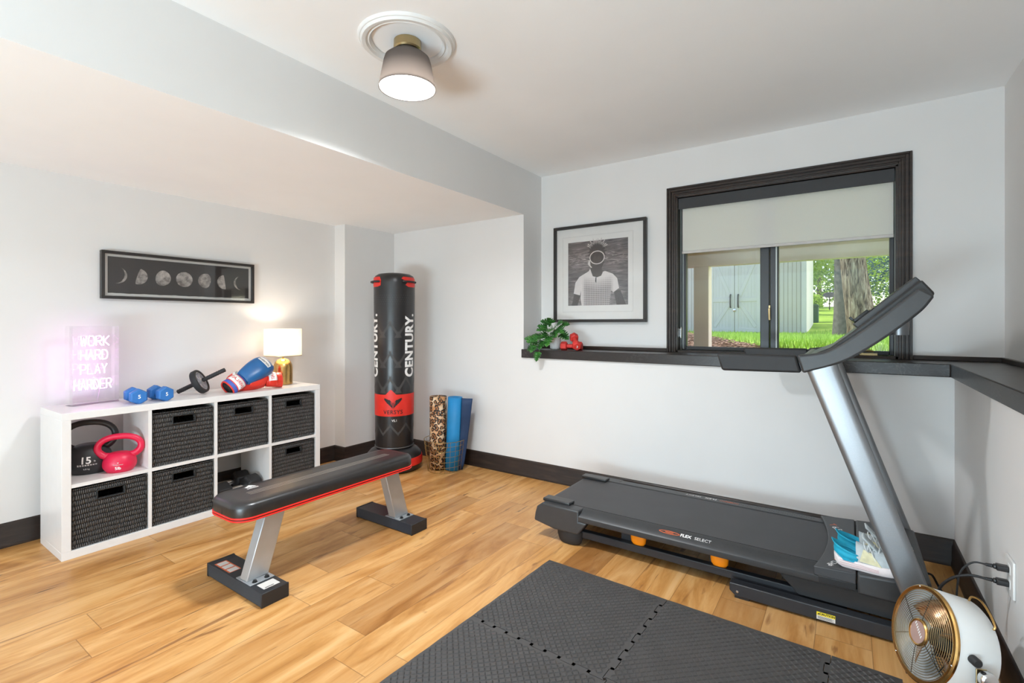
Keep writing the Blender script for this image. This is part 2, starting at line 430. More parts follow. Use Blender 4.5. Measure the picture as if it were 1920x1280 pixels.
# ------------------------------------------------------------------ the room
XL, XP, XS, YK, YU, XR, XRU = -3.845, -3.70, -2.171, 3.338, 3.618, .452, .689
ZC, ZS, ZL = 2.495, 2.125, 1.03
YB = -3.0
struct(MB().box((XL - .2, YB - .2, -.1), (XRU + .25, YU, 0)), 'floor', 'floor', 'honey oak plank floor running towards the window wall', 'floor')
struct(MB().box((XL - .2, YB - .2, ZC), (XRU + .25, YU + .2, ZC + .12)), 'ceiling', 'ceil', 'flat white ceiling over the right part of the room', 'ceiling')
so = struct(MB().box((XL, YB, ZS), (XS, YK, ZC)).box((XS - .6, YK, ZS), (XS, YU, ZC)), 'ceiling_soffit', ['wall', 'ceil'], 'dropped white soffit over the cube shelf side of the room', 'ceiling')
for p in so.data.polygons: p.material_index = 1 if p.normal.z < -.5 else 0
w = MB().box((XL - .2, YB, 0), (XL, YK + .3, ZC)).box((XL, 2.763, 0), (XP, YK, ZS))
struct(w, 'wall_left', 'wall', 'white left wall with a shallow jog near the corner', 'wall')
WX0, WX1, WZ0, WZ1 = -1.03, .245, ZL, 2.163
w = MB().box((XL - .2, YK, 0), (XS, YU + .18, ZS)).box((XS, YK, 0), (XRU + .2, YU, .962))
w.box((XS, YU, 0), (WX0, YU + .18, ZC)).box((WX1, YU, 0), (XRU + .2, YU + .18, ZC)).box((WX0, YU, WZ1), (WX1, YU + .18, ZC)).box((WX0, YU, 0), (WX1, YU + .18, WZ0 - .002))
struct(w, 'wall_back', 'wall', 'white window wall with a knee wall below the dark ledge', 'wall')
w = MB().box((XR, YB, 0), (XRU + .2, YK, .962)).box((XRU, YB, .962), (XRU + .2, YU, ZC))
struct(w, 'wall_right', 'wall', 'white right wall set back above its knee wall', 'wall')
# unseen wall behind the camera, its opening added for the fill light
w = MB().box((XL, YB - .15, 0), (-2.75, YB, ZS)).box((.25, YB - .15, 0), (XRU, YB, ZC)).box((-2.75, YB - .15, 2.2), (.25, YB, ZC))
struct(w, 'wall_front', 'wall', 'white wall with a wide opening, behind the camera', 'wall')
# ledge cap that turns the corner, with a slim back moulding
lg = MB().prism([(XS - .012, YK - .018), (XR - .018, YK - .018), (XR - .018, YB), (XRU, YB), (XRU, YU), (XS - .001, YU), (XS - .001, YK), (XS - .012, YK)], .962, ZL)
lg = struct(lg, 'trim_1', 'ledge', 'dark wooden ledge cap along the knee wall, turning the corner', 'ledge', bevel=.004)
bm_ = MB().box((XS, YU - .014, ZL), (-1.094, YU, ZL + .026)).box((.311, YU - .014, ZL), (XRU, YU, ZL + .026)).box((XRU - .014, YB, ZL), (XRU, YU - .014, ZL + .026))
struct(bm_, 'trim_2', 'dwood', 'slim dark moulding where the ledge meets the upper wall', 'moulding', bevel=.003)
# baseboards: stepped profile
def base_prof(h=.135):
    return [(0, 0), (.016, 0), (.016, .022), (.013, .026), (.013, h - .034), (.009, h - .026), (.009, h - .012), (.005, h - .004), (0, h)]
def baseboard(name, p0, p1, nrm, label, ext0=0, ext1=0):
    p0 = V(p0); p1 = V(p1); nrm = V(nrm); d = (p1 - p0).normalized()
    pr = base_prof(); vs = []; 
    for (t, z) in pr: vs.append(p0 + d * (ext0 * t) + nrm * t + V((0, 0, z)))
    for (t, z) in pr: vs.append(p1 + d * (ext1 * t) + nrm * t + V((0, 0, z)))
    n = len(pr); fs = [(i, (i + 1) % n, n + (i + 1) % n, n + i) for i in range(n)] + [tuple(range(n)), tuple(range(2 * n - 1, n - 1, -1))]
    struct(MB().add(vs, fs), name, 'dwood', label, 'baseboard')
baseboard('baseboard_left', (XL, YB, 0), (XL, 2.763, 0), (1, 0, 0), 'dark brown baseboard along the left wall behind the cube shelf', 0, -1)
baseboard('baseboard_jog', (XL, 2.763, 0), (XP, 2.763, 0), (0, -1, 0), 'short dark baseboard on the wall jog beside the punching bag', 1, 1)
baseboard('baseboard_corner', (XP, 2.763, 0), (XP, YK, 0), (1, 0, 0), 'dark baseboard running behind the punching bag into the corner', -1, -1)
baseboard('baseboard_back', (XP, YK, 0), (XR, YK, 0), (0, -1, 0), 'long dark baseboard under the window wall, behind the treadmill', 1, -1)
baseboard('baseboard_right', (XR, YK, 0), (XR, YB, 0), (-1, 0, 0), 'dark baseboard on the right wall below the outlet', 1, 0)

# window
win = thing('window_1', ((WX0 + WX1) / 2, YU, WZ0), 'dark framed casement window above the ledge', 'window', kind='structure')
cs = MB()
for (o, q, d) in ((.063, 0, .012), (.063, .050, .019), (.046, .030, .023), (.026, .012, .019)):
    y = YU - d
    cs.box((WX0 - o, y, WZ0), (WX0 - q, YU, WZ1 + o)).box((WX1 + q, y, WZ0), (WX1 + o, YU, WZ1 + o)).box((WX0 - q, y, WZ1 + q), (WX1 + q, YU, WZ1 + o))
cs.build('casing', 'dwood', win, world=True, bevel=.0025)
jb = MB().box((WX0, YU, WZ0), (WX0 + .012, YU + .18, WZ1)).box((WX1 - .012, YU, WZ0), (WX1, YU + .18, WZ1)).box((WX0, YU, WZ1 - .012), (WX1, YU + .18, WZ1)).box((WX0, YU, WZ0), (WX1, YU + .18, WZ0 + .014))
jb.build('jamb', 'dwood', win, world=True)
MT['sash'] = mat('dark_bronze_sash', '34363A', .35, var=.04)
MT['strip'] = mat('pale_weather_strip', 'C9D2CE', .4, var=.03)
ys = YU + .075
for k, (a, b) in enumerate(((WX0 + .018, -.432), (-.428, WX1 - .014))):
    s_ = MB(); f = .034
    lft = .034 if k == 0 else .05; rgt = .056 if k == 0 else .022
    s_.box((a, ys, WZ0 + .016), (a + lft, ys + .05, WZ1 - .014)).box((b - rgt, ys, WZ0 + .016), (b, ys + .05, WZ1 - .014))
    s_.box((a + lft, ys, WZ0 + .016), (b - rgt, ys + .05, WZ0 + .04)).box((a + lft, ys, WZ1 - .06), (b - rgt, ys + .05, WZ1 - .014))
    sh = s_.build('sash', 'sash', win, world=True, bevel=.004)
    MB().box((a + lft - .004, ys + .022, WZ0 + .036), (b - rgt + .004, ys + .026, WZ1 - .056)).build('pane', 'glass', sh, world=True)
    st = MB()
    if k == 0: st.box((a - .004, ys - .004, WZ0 + .016), (a - .001, ys + .03, WZ1 - .02)).box((a + .012, ys - .004, WZ0 + .02), (a + .016, ys, WZ1 - .02))
    else: st.box((a + .034, ys - .005, WZ0 + .02), (a + .042, ys, WZ1 - .05)).box((b + .0005, ys - .03, WZ0 + .016), (b + .0018, ys + .02, WZ1 - .02))
    st.build('weather_strip', 'strip', sh, world=True, label='pale weather strip')
lk = MB().box((-.436, ys - .014, 1.27), (-.424, ys, 1.36)).at((-.43, ys - .02, 1.31), (R(12), 0, 0)).box((-.007, -.006, -.05), (.007, .006, .03))
lk.build('lock_lever', 'antbrass', win, world=True, bevel=.002, label='pale brass lock lever')
lk = MB().box((WX0 + .0125, ys - .03, 1.14), (WX0 + .02, ys - .005, 1.2)).cyl((WX0 + .02, ys - .018, 1.13), (WX0 + .02, ys - .018, 1.21), .006)
lk.build('hinge', 'chrome', win, world=True, label='small steel hinge')
ck = MB().box((.06, YU + .01, WZ0 + .014), (.15, YU + .05, WZ0 + .03)).tube([(.13, YU + .02, WZ0 + .04), (.09, YU + .01, WZ0 + .046), (.05, YU + .005, WZ0 + .046)], .007, 8)
ck.build('crank_handle', 'antbrass', win, world=True, bevel=.003, label='folded brass crank handle')
# roller blind
def _sh():
    n = NT('roller_shade_cloth'); g = n.noise(700, 1)
    d = n.new('BsdfDiffuse'); t = n.new('BsdfTranslucent'); c = n.ramp(g, [(.3, 'F0EFEA'), (.7, 'F6F5F0')])
    n.set(d.inputs[0], c); n.set(t.inputs[0], c); mx = n.new('MixShader'); mx.inputs[0].default_value = .42
    n.set(mx.inputs[1], d.outputs[0]); n.set(mx.inputs[2], t.outputs[0]); n.t.links.new(mx.outputs[0], n.out.inputs[0]); return n.m
MT['shade'] = _sh()
bl = thing('roller_blind', (-.39, YU + .03, 2.1), 'off-white roller blind half lowered under a dark valance in the window', 'blind')
MB().box((WX0 + .016, YU + .005, 2.066), (WX1 - .016, YU + .012, 2.145)).box((WX0 + .016, YU + .012, 2.135), (WX1 - .016, YU + .06, 2.145)).build('valance', mat('charcoal_valance', '2E2E30', .5, var=.04), bl, world=True, bevel=.002)
MB().box((-.992, YU + .034, 1.765), (.225, YU + .0352, 2.12)).build('shade_cloth', 'shade', bl, world=True)
MB().box((-.994, YU + .028, 1.745), (.227, YU + .041, 1.765)).build('bottom_bar', mat('shade_hem_bar', 'C8C3BE', .5), bl, world=True, bevel=.003)
MB().cyl((-.985, YU + .04, 2.105), (.22, YU + .04, 2.105), .018, n=20).build('roller', 'shade', bl, world=True)

# ------------------------------------------------------------------ ceiling lamp and medallion
LX, LY = -1.62, 1.54
md = MB().at((LX, LY, ZC)).lathe([(.155, 0), (.155, -.006), (.165, -.016), (.172, -.010), (.180, -.020), (.196, -.022), (.203, -.012), (.207, -.012), (.212, -.007), (.214, 0)], 72, closed=True)
tag(md.build('ceiling_medallion', 'plaster'), 'round white plaster ring moulding around the ceiling lamp', 'ceiling medallion')
lp = thing('ceiling_lamp', (LX, LY, ZC), 'flush ceiling lamp with a smoky shade and brass canopy, lit', 'ceiling light')
MB().lathe([(.0, -.002), (.060, -.002), (.061, -.036), (.056, -.042), (0, -.042)], 40).build('canopy', 'antbrass', lp)
def m_smoke():
    n = NT('smoked_taupe_glass')
    x, y, z = n.xyz()
    t = n.new('BsdfTranslucent'); d = n.new('BsdfDiffuse'); g = n.new('BsdfGlossy'); g.inputs['Roughness'].default_value = .25
    c = n.ramp(n.math('DIVIDE', n.math('SUBTRACT', 0, z), .22), [(.1, '343332'), (.5, '6F6B69'), (.9, 'B3ADA9')])
    n.set(t.inputs[0], c); n.set(d.inputs[0], lin('5E5855')); 
    m1 = n.new('MixShader'); m1.inputs[0].default_value = .5; n.set(m1.inputs[1], d.outputs[0]); n.set(m1.inputs[2], t.outputs[0])
    m2 = n.new('MixShader'); m2.inputs[0].default_value = .06; n.set(m2.inputs[1], m1.outputs[0]); n.set(m2.inputs[2], g.outputs[0])
    n.t.links.new(m2.outputs[0], n.out.inputs[0]); return n.m
MT['smoke'] = m_smoke()
MB().lathe([(.050, -.042), (.054, -.055), (.082, -.064), (.098, -.078), (.104, -.098), (.126, -.212), (.124, -.212), (.102, -.098), (.095, -.081), (.080, -.068), (.052, -.058), (.048, -.046)], 56).build('shade', 'smoke', lp)
MT['lampglow'] = emat('lamp_diffuser_glow', (1, .95, .88), 7)
MB().lathe([(0, -.205), (.122, -.205), (.122, -.2095), (0, -.2105)], 48).build('diffuser', 'lampglow', lp, label='glowing white diffuser disc')
o = light('ceiling_lamp_light', 'AREA', (0, 0, -.222), 31, (.91, .96, 1), shape='DISK', size=.22, spread=R(155)); o.parent = lp
o = light('ceiling_lamp_bulb', 'POINT', (0, 0, -.135), 5, (1, .94, .87), shadow_soft_size=.04); o.parent = lp

# ------------------------------------------------------------------ pictures
mp = thing('framed_print', (XL + .001, 1.539, 1.545), 'long black-framed print of seven moon phases above the cube shelf', 'picture')
Y0, Y1, Z0, Z1 = 1.065, 2.013, 1.394, 1.695
fr = MB()
for (a, b) in (((Y0, Z0), (Y1, Z0 + .018)), ((Y0, Z1 - .018), (Y1, Z1)), ((Y0, Z0 + .018), (Y0 + .018, Z1 - .018)), ((Y1 - .018, Z0 + .018), (Y1, Z1 - .018))):
    fr.box((XL + .002, a[0], a[1]), (XL + .036, b[0], b[1]))
fr.build('frame', 'frame', mp, world=True, bevel=.002)
MB().box((XL + .004, Y0 + .016, Z0 + .016), (XL + .016, Y1 - .016, Z1 - .016)).build('mat_board', 'mat', mp, world=True)
pr = MB(); n_ = 40
ed = [(Y0 + .036 + (Y1 - Y0 - .072) * k / n_, Z0 + .036 + .0016 * sin(k * 2.3) * (k % 2)) for k in range(n_ + 1)] + [(Y1 - .036, Z1 - .034), (Y0 + .036, Z1 - .034)]
pr.prism(ed, XL + .0162, XL + .0172, 'yz')
ph = pr.build('print', mat('charcoal_print', '353030', .6, var=.06), mp, world=True, smooth=0)
mo = MB(); zc = 1.545; rm = .052
def moon(yc, kind):
    r = rm
    if kind == 'full': P = circ((yc, zc), r, n=40)
    else:
        side, q = kind   # lit limb on +1 / -1, terminator bulge q
        lim = [(yc + side * r * cos(a), zc + r * sin(a)) for a in [(-pi / 2 + pi * k / 24) for k in range(25)]]
        ter = [(yc + side * q * r * cos(a), zc + r * sin(a)) for a in [(pi / 2 - pi * k / 24) for k in range(1, 24)]]
        P = lim + ter
    tl_ = R(-16 if yc < 1.6 else (-8 if yc < 1.75 else 8)); c, s = cos(tl_), sin(tl_)
    P = [(yc + (a - yc) * c - (b - zc) * s, zc + (a - yc) * s + (b - zc) * c) for a, b in P]
    n = len(P); vs = [(XL + .0178, a, b) for a, b in P]
    if kind == 'full': mo.add(vs, [tuple(range(n))])
    else:
        lim = vs[:25]; ter = [vs[24]] + vs[25:] + [vs[0]]; ter = ter[::-1]
        mo.add(lim + ter, [(i, i + 1, 25 + i + 1, 25 + i) for i in range(24)])
for yc, kd in ((1.150, (1, .72)), (1.262, (1, -.12)), (1.397, (1, -.72)), (1.532, 'full'), (1.672, (-1, -.62)), (1.80, (-1, -.05)), (1.918, (-1, .72))):
    mo = MB(); moon(yc, kd); mo.build('moon_picture', 'moon', ph, world=True, smooth=0)
MB().box((XL + .024, Y0 + .014, Z0 + .014), (XL + .026, Y1 - .014, Z1 - .014)).build('glass', 'picglass', mp, world=True)

dp = thing('framed_photograph', (-1.64, YU - .001, 1.642), 'square black-framed black and white photograph of a person in a dive mask', 'picture')
X0, X1, Z0, Z1 = -2.03, -1.24, 1.249, 2.035
fr = MB()
for (a, b) in (((X0, Z0), (X1, Z0 + .022)), ((X0, Z1 - .022), (X1, Z1)), ((X0, Z0 + .022), (X0 + .022, Z1 - .022)), ((X1 - .022, Z0 + .022), (X1, Z1 - .022))):
    fr.box((a[0], YU - .04, a[1]), (b[0], YU - .002, b[1]))
fr.build('frame', 'frame', dp, world=True, bevel=.002)
MB().box((X0 + .02, YU - .016, Z0 + .02), (X1 - .02, YU - .004, Z1 - .02)).build('mat_board', 'mat', dp, world=True)
b_ = MB(); t = .006
for (a, b) in (((-1.955, 1.330), (-1.345, 1.336)), ((-1.955, 1.944), (-1.345, 1.950)), ((-1.955, 1.336), (-1.949, 1.944)), ((-1.351, 1.336), (-1.345, 1.944))):
    b_.box((a[0], YU - .0175, a[1]), (b[0], YU - .0155, b[1]))
b_.build('deckle_edge', mat('deckled_paper', 'DEDBD7', .8, var=.02), dp, world=True, bevel=.0008)
yp = YU - .0165
px0, px1, pz0, pz1 = -1.903, -1.387, 1.384, 1.901
MB().box((px0, yp, pz0), (px1, YU - .0155, pz1)).build('photo_print', 'water', dp, world=True, smooth=0)
# the figure, flat layers of the photograph; f(u,v): u,v in 0..1 across the print
def U(u, v, k=0): return (px0 + u * (px1 - px0), yp - .0004 - k * .0003, pz0 + v * (pz1 - pz0))
fg = MB()
def poly(pts, mi, k): fg.add([U(a, b, k) for a, b in pts], [tuple(range(len(pts)))], mi)
poly([(.06, 0), (.09, .1), (.11, .22), (.23, .20), (.19, .08), (.17, 0)], 1, 0)
poly([(.82, 0), (.80, .09), (.77, .22), (.88, .22), (.92, .12), (.97, 0)], 1, 0)
hair = []
for k in range(46):
    a = pi * 1.18 - (pi * 1.36) * k / 45; rr = (1 if k % 2 else .80) * (.15 + .02 * sin(k * 1.9))
    hair.append((.5 + rr * 1.02 * cos(a), .80 + rr * 1.18 * sin(a)))
poly(hair, 2, 1)
poly([(.375, .52), (.40, .60), (.37, .70), (.38, .84), (.62, .84), (.62, .66), (.575, .56), (.60, .50), (.62, .44), (.5, .40), (.40, .44)], 1, 2)
poly([(.10, .19), (.13, .36), (.20, .45), (.36, .53), (.385, .57), (.41, .50), (.43, .45), (.50, .43), (.57, .45), (.60, .51), (.635, .52), (.76, .47), (.83, .40), (.86, .25), (.77, .19), (.73, .22), (.715, .10), (.71, 0), (.24, 0), (.22, .12), (.23, .24), (.21, .16)], 3, 3)
poly([(.47, .37), (.476, .43), (.492, .43), (.488, .34)], 4, 4)
for k in range(16):
    a = 2.6 - k * .14; r0 = .11; r1 = .19 + .03 * sin(k * 2.7)
    poly([(.5 + r0 * cos(a), .83 + r0 * sin(a)), (.5 + r1 * cos(a + .03), .83 + r1 * sin(a + .03)), (.5 + r1 * .96 * cos(a - .05), .83 + r1 * .96 * sin(a - .05))], 0, 4)
ri = [(.502 + .128 * cos(2 * pi * k / 40), .735 + .106 * sin(2 * pi * k / 40)) for k in range(40)]
rj = [(.502 + .112 * cos(2 * pi * k / 40), .735 + .091 * sin(2 * pi * k / 40)) for k in range(40)]
fg.add([U(a, b, 6) for a, b in ri + rj], [(i, (i + 1) % 40, 40 + (i + 1) % 40, 40 + i) for i in range(40)], 0)
poly(rj, 4, 5)
poly([(.43, .70), (.46, .78), (.50, .72), (.54, .78), (.58, .70), (.55, .66), (.46, .66)], 1, 6)
poly([(.345, .64), (.36, .70), (.385, .70), (.39, .62), (.42, .585), (.40, .58)], 0, 4)
fg.build('photo_figure', [mat('photo_light_grey', 'CFC9C6', .7), mat('photo_dark_grey', '38312F', .7, var=.35, vscale=30), mat('photo_hair', '1E1A1A', .7, var=.5, vscale=60), 'shirt', mat('photo_black', '191515', .7, var=.4, vscale=40)], dp, world=True, smooth=0, label='person in a patterned polo shirt and round dive mask')
MB().box((X0 + .018, YU - .026, Z0 + .018), (X1 - .018, YU - .024, Z1 - .018)).build('glass', 'picglass', dp, world=True)

# ------------------------------------------------------------------ cube shelf, baskets and what it holds
SX, SB = -3.362, -3.752
cols = [(.814, 1.158), (1.176, 1.520), (1.538, 1.882), (1.900, 2.245)]
rows = [(.042, .370), (.389, .729)]
sf = thing('cube_shelf', (-3.557, 1.53, 0), 'white eight-cube shelf against the left wall', 'shelf')
MB().box((SB, .775, .729), (SX, 2.284, .767)).build('top', 'white', sf, world=True, bevel=.0015)
MB().box((SB, .775, 0), (SX, 2.284, .042)).build('base', 'white', sf, world=True, bevel=.0015)
for a, b in ((.775, .814), (2.245, 2.284)): MB().box((SB, a, .042), (SX, b, .729)).build('side_panel', 'white', sf, world=True, bevel=.0015)
for a, b in ((1.158, 1.176), (1.520, 1.538), (1.882, 1.900)): MB().box((SB, a, .042), (SX - .002, b, .729)).build('divider', 'white', sf, world=True)
for a, b in cols: MB().box((SB, a, .370), (SX - .002, b, .389)).build('shelf_board', 'white', sf, world=True)

def make_basket(label):
    b = thing('storage_basket', (0, 0, 0), label, 'basket', group='woven baskets in the cube shelf')
    hw, dp_, h = .166, .365, .316; t = .012
    m = MB().box((-t, -hw, .002), (0, hw, h - .075)).box((-t, -hw, h - .035), (0, hw, h)).box((-t, -hw, h - .075), (0, -.058, h - .035)).box((-t, .058, h - .075), (0, hw, h - .035))
    m.box((-dp_, -hw, .002), (-t, -hw + t, h)).box((-dp_, hw - t, .002), (-t, hw, h)).box((-dp_, -hw + t, .002), (-dp_ + t, hw - t, h)).box((-dp_ + t, -hw + t, .002), (-t, hw - t, .012))
    m.build('basket_body', 'woven', b)
    r = MB().tube([(.0, -hw + .004, .01), (.0, -hw + .004, h - .004), (.0, hw - .004, h - .004), (.0, hw - .004, .01)], .006, 8)
    r.build('rim', 'woven', b)
    g = MB()
    P = [(.002, y, z) for y, z in rrect(-.062, h - .079, .062, h - .031, .006, 3)]
    g.tube(P, .0045, 6, closed=True); g.build('handle_hole_edge', 'dark', b)
    return b
spots = [(0, 0, 'woven black basket in the bottom cube below the kettlebells'), (1, 0, 'woven black basket in the bottom cube, second from the left'),
         (3, 0, 'woven black basket in the bottom right cube behind the bench'), (1, 1, 'woven black basket in the top cube just right of the pink kettlebell'),
         (2, 1, 'woven black basket in the top cube below the boxing gloves'), (3, 1, 'woven black basket in the top right cube below the table lamp')]
bk = make_basket(spots[0][2])
for i, (c, r, lb) in enumerate(spots):
    o = bk if i == 0 else copy_tree(bk)
    o.location = (SX - .012, sum(cols[c]) / 2, rows[r][0] + .001); o['label'] = lb

# kettlebells
def kettlebell(loc, rz, label, col, br, bh, hw, ht, hr, txt):
    o = thing('kettlebell', loc, label, 'kettlebell', rotz=rz, group='kettlebells in the top left cube')
    m_ = mat('vinyl_' + txt.replace(' ', '_'), col, .38, var=.06, spec=.5)
    pr = [(0, 0), (br * .72, 0), (br * .80, .006), (br * .95, bh * .22), (br, bh * .42), (br * .95, bh * .62), (br * .78, bh * .84), (br * .5, bh * .97), (0, bh)]
    P = [tuple(p) for p in spline([(a, b, 0) for a, b in pr[1:]], 4)]
    MB().lathe([(0, 0)] + [(max(0, p[0]), p[1]) for p in P[:-1]] + [(0, bh)], 36, sy=.86).build('bell', m_, o)
    zt = ht
    zc_ = zt - hr - .5 * (zt - bh * .86); ry = .5 * (zt - bh * .86)
    pts = [V((-br * .45, 0, bh * .78))] + [V((hw * abs(cos(a)) ** .85 * (1 if cos(a) > 0 else -1), 0, zc_ + ry * sin(a))) for a in [pi + R(52) - (pi + R(104)) * k / 30 for k in range(31)]] + [V((br * .45, 0, bh * .78))]
    n = len(pts); rr = [hr * (1.18 - .18 * min(1, min(i, n - 1 - i) / 8)) for i in range(n)]
    MB().tube(pts, rr, 14).build('handle', m_, o)
    # lettering on the bell
    t = MB(); y = -br * .86
    if txt == '15':
        add_text(t, '15', .052, (-.004, 0, bh * .50), (1, 0, 0), (0, 0, 1), bold=.0012, maxlen=.01)
        add_text(t, 'lb', .012, (.036, 0, bh * .47), (1, 0, 0), (0, 0, 1), maxlen=.01)
        for k in range(8): t.box((-.042 + k * .0115, 0, bh * .315 + k * .0006), (-.034 + k * .0115, .0004, bh * .315 + .010))
        add_text(t, '6.8 kg', .012, (.0, 0, bh * .215), (1, 0, 0), (0, 0, 1), maxlen=.01)
    else:
        add_text(t, '5lb', .024, (0, 0, bh * .26), (1, 0, 0), (0, 0, 1), bold=.0006, maxlen=.008)
        for k in range(9): t.box((-.022 + k * .0052, 0, bh * .42), (-.0185 + k * .0052, .0004, bh * .42 + .004))
        t.box((-.004, 0, bh * .52), (.004, .0004, bh * .52 + .004))
    def wrap(p):
        # radius of the bell at this height
        z = p.z; r = br
        for a, b in zip(P[:-1], P[1:]):
            if min(a[1], b[1]) <= z <= max(a[1], b[1]) and abs(b[1] - a[1]) > 1e-6: r = a[0] + (b[0] - a[0]) * (z - a[1]) / (b[1] - a[1])
        a = p.x / br; return (r * sin(a) * 1.006, -r * .86 * cos(a) - .0012, z)
    t.warp(wrap).build('lettering', 'whitep', o, smooth=0, label='white printed weight mark')
    return o
kettlebell((-3.58, .946, .389), R(67), 'large black 15 lb kettlebell in the top left cube', '2A2A2C', .106, .165, .116, .300, .0165, '15')
kettlebell((-3.462, 1.052, .389), R(66), 'small pink-red kettlebell in front of the black one', 'D81C46', .080, .112, .100, .216, .0170, '5')

# hex dumbbells
def dumbbell(loc, rot, label, cat_group, L, hr, hl, gr, mh, mg, txt=None, txm='whitep', hexa=True, tsz=.03, gcat='dumbbell'):
    o = thing('dumbbell', loc, label, gcat, rot=rot, group=cat_group)
    n = 6 if hexa else 24
    for s in (-1, 1):
        a, b = s * L / 2, s * (L / 2 - hl)
        prof = [(0, 0), (hr * .86, 0), (hr, hl * .16), (hr, hl * .86), (hr * .8, hl), (0, hl)]
        h = MB().at((a, 0, 0), Euler((0, R(-90) if s > 0 else R(90), 0)).to_matrix() @ Euler((0, 0, R(0 if hexa else 0))).to_matrix()).lathe(prof, n)
        hd = h.build('head', mh, o, bevel=hr * .06 if hexa else 0, smooth=30 if hexa else 50)
        if txt and s > 0:
            t = MB(); add_text(t, txt, tsz, (L / 2 + .0012, 0, 0), (0, 1, 0), (0, 0, 1), bold=.0006); t.build('weight_mark', txm, hd, smooth=0, label='printed weight mark')
    MB().at((0, 0, 0), (0, R(90), 0)).lathe([(gr, -L / 2 + hl * .9), (gr, -L / 4), (gr * 1.08, 0), (gr, L / 4), (gr, L / 2 - hl * .9)], 18).build('handle', mg, o)
    return o
MT['bluevinyl'] = mat('blue_vinyl', '2E6FB4', .5, var=.05)
hb = .0475
dumbbell((-3.495, 1.138, .767 + hb * .866), (0, 0, R(-5)), 'blue hex dumbbell on the shelf top nearest the neon sign', 'blue dumbbells on the shelf top', .165, hb, .052, .019, 'bluevinyl', 'bluevinyl', '5')
dumbbell((-3.492, 1.264, .767 + hb * .866), (0, 0, R(4)), 'blue hex dumbbell on the shelf top beside the ab wheel', 'blue dumbbells on the shelf top', .165, hb, .052, .019, 'bluevinyl', 'bluevinyl', '5')
hb = .071
dumbbell((-3.645, 1.712, .042 + hb * .866), (0, 0, R(82)), 'black rubber hex dumbbell at the back of the open bottom cube', 'black dumbbells in the bottom cube', .31, hb, .10, .017, 'rubber', 'chrome')
dumbbell((-3.468, 1.708, .042 + hb * .866), (0, 0, R(96)), 'black rubber hex dumbbell at the front of the open bottom cube', 'black dumbbells in the bottom cube', .31, hb, .10, .017, 'rubber', 'chrome')
MT['redneo'] = mat('red_neoprene', 'D2352F', .6, var=.06)
hb = .036
dumbbell((-1.775, 3.415, ZL + hb * .866), (0, 0, R(12)), 'red dumbbell lying on the window ledge, the lower of the pair', 'red dumbbells on the ledge', .17, hb, .05, .015, 'redneo', 'redneo', None)
dumbbell((-1.735, 3.40, ZL + .070), (0, R(28), R(-52)), 'red dumbbell leaning across the other one on the ledge', 'red dumbbells on the ledge', .17, hb, .05, .015, 'redneo', 'redneo', '3', tsz=.028)

# neon sign in an acrylic box
ns = thing('neon_sign', (-3.672, .985, .767), 'acrylic box sign with lit pink neon words work hard play harder', 'neon sign', rotz=R(8))
Wd, Hd, Dd = .228, .455, .085; t = .004
ab = MB()
ab.box((Dd / 2 - t, -Wd / 2, 0), (Dd / 2, Wd / 2, Hd)).box((-Dd / 2, -Wd / 2, 0), (-Dd / 2 + t, Wd / 2, Hd))
ab.box((-Dd / 2 + t, -Wd / 2, 0), (Dd / 2 - t, -Wd / 2 + t, Hd)).box((-Dd / 2 + t, Wd / 2 - t, 0), (Dd / 2 - t, Wd / 2, Hd)).box((-Dd / 2 + t, -Wd / 2 + t, Hd - t), (Dd / 2 - t, Wd / 2 - t, Hd))
ab.build('acrylic_box', 'acrylic', ns, smooth=0)
MB().box((-Dd / 2 + t, -Wd / 2 + t, 0), (Dd / 2 - t, Wd / 2 - t, .004)).build('sign_base', 'acrylic', ns)
GL = {'W': [[(0, 1), (.25, 0), (.5, .8), (.75, 0), (1, 1)]], 'O': [[(.2, 0), (0, .25), (0, .75), (.2, 1), (.8, 1), (1, .75), (1, .25), (.8, 0), (.2, 0)]],
      'R': [[(0, 0), (0, 1), (.75, 1), (1, .85), (1, .6), (.75, .48), (0, .48)], [(.5, .48), (1, 0)]], 'K': [[(0, 0), (0, 1)], [(1, 1), (.05, .48), (1, 0)]],
      'H': [[(0, 0), (0, 1)], [(1, 0), (1, 1)], [(0, .5), (1, .5)]], 'A': [[(0, 0), (.5, 1), (1, 0)], [(.2, .35), (.8, .35)]],
      'D': [[(0, 0), (0, 1), (.5, 1), (.82, .88), (1, .62), (1, .38), (.82, .12), (.5, 0), (0, 0)]], 'P': [[(0, 0), (0, 1), (.75, 1), (1, .85), (1, .58), (.75, .45), (0, .45)]],
      'L': [[(0, 1), (0, 0), (1, 0)]], 'Y': [[(0, 1), (.5, .48), (1, 1)], [(.5, .48), (.5, 0)]], 'E': [[(1, 1), (0, 1), (0, 0), (1, 0)], [(0, .5), (.85, .5)]]}
MT['neon'] = emat('pink_neon_tube', (1, .36, .95), 9.0)
MT['neonglass'] = mat('neon_backing_tube', 'F3E6F2', .3)
for wd, yc, zc, wl_ in (('WORK', .010, .368, .148), ('HARD', .006, .286, .140), ('PLAY', .004, .203, .138), ('HARDER', .0, .113, .188)):
    m = MB(); nL = len(wd); cw = wl_ / nL; lw = cw * .74; lh = .056
    for i, ch in enumerate(wd):
        y0 = yc - wl_ / 2 + i * cw + cw * .13
        for st in GL[ch]:
            m.tube([(.006, y0 + a * lw, zc - lh / 2 + b * lh) for a, b in st], .0029, 8)
    m.build('neon_word', 'neon', ns, smooth=60)
    for k in (0, nL - 1):
        y0 = yc - wl_ / 2 + (k + .5) * cw
        MB().cyl((-Dd / 2 + t, y0, zc), (.004, y0, zc), .002, n=8).build('tube_standoff', 'neonglass', ns)
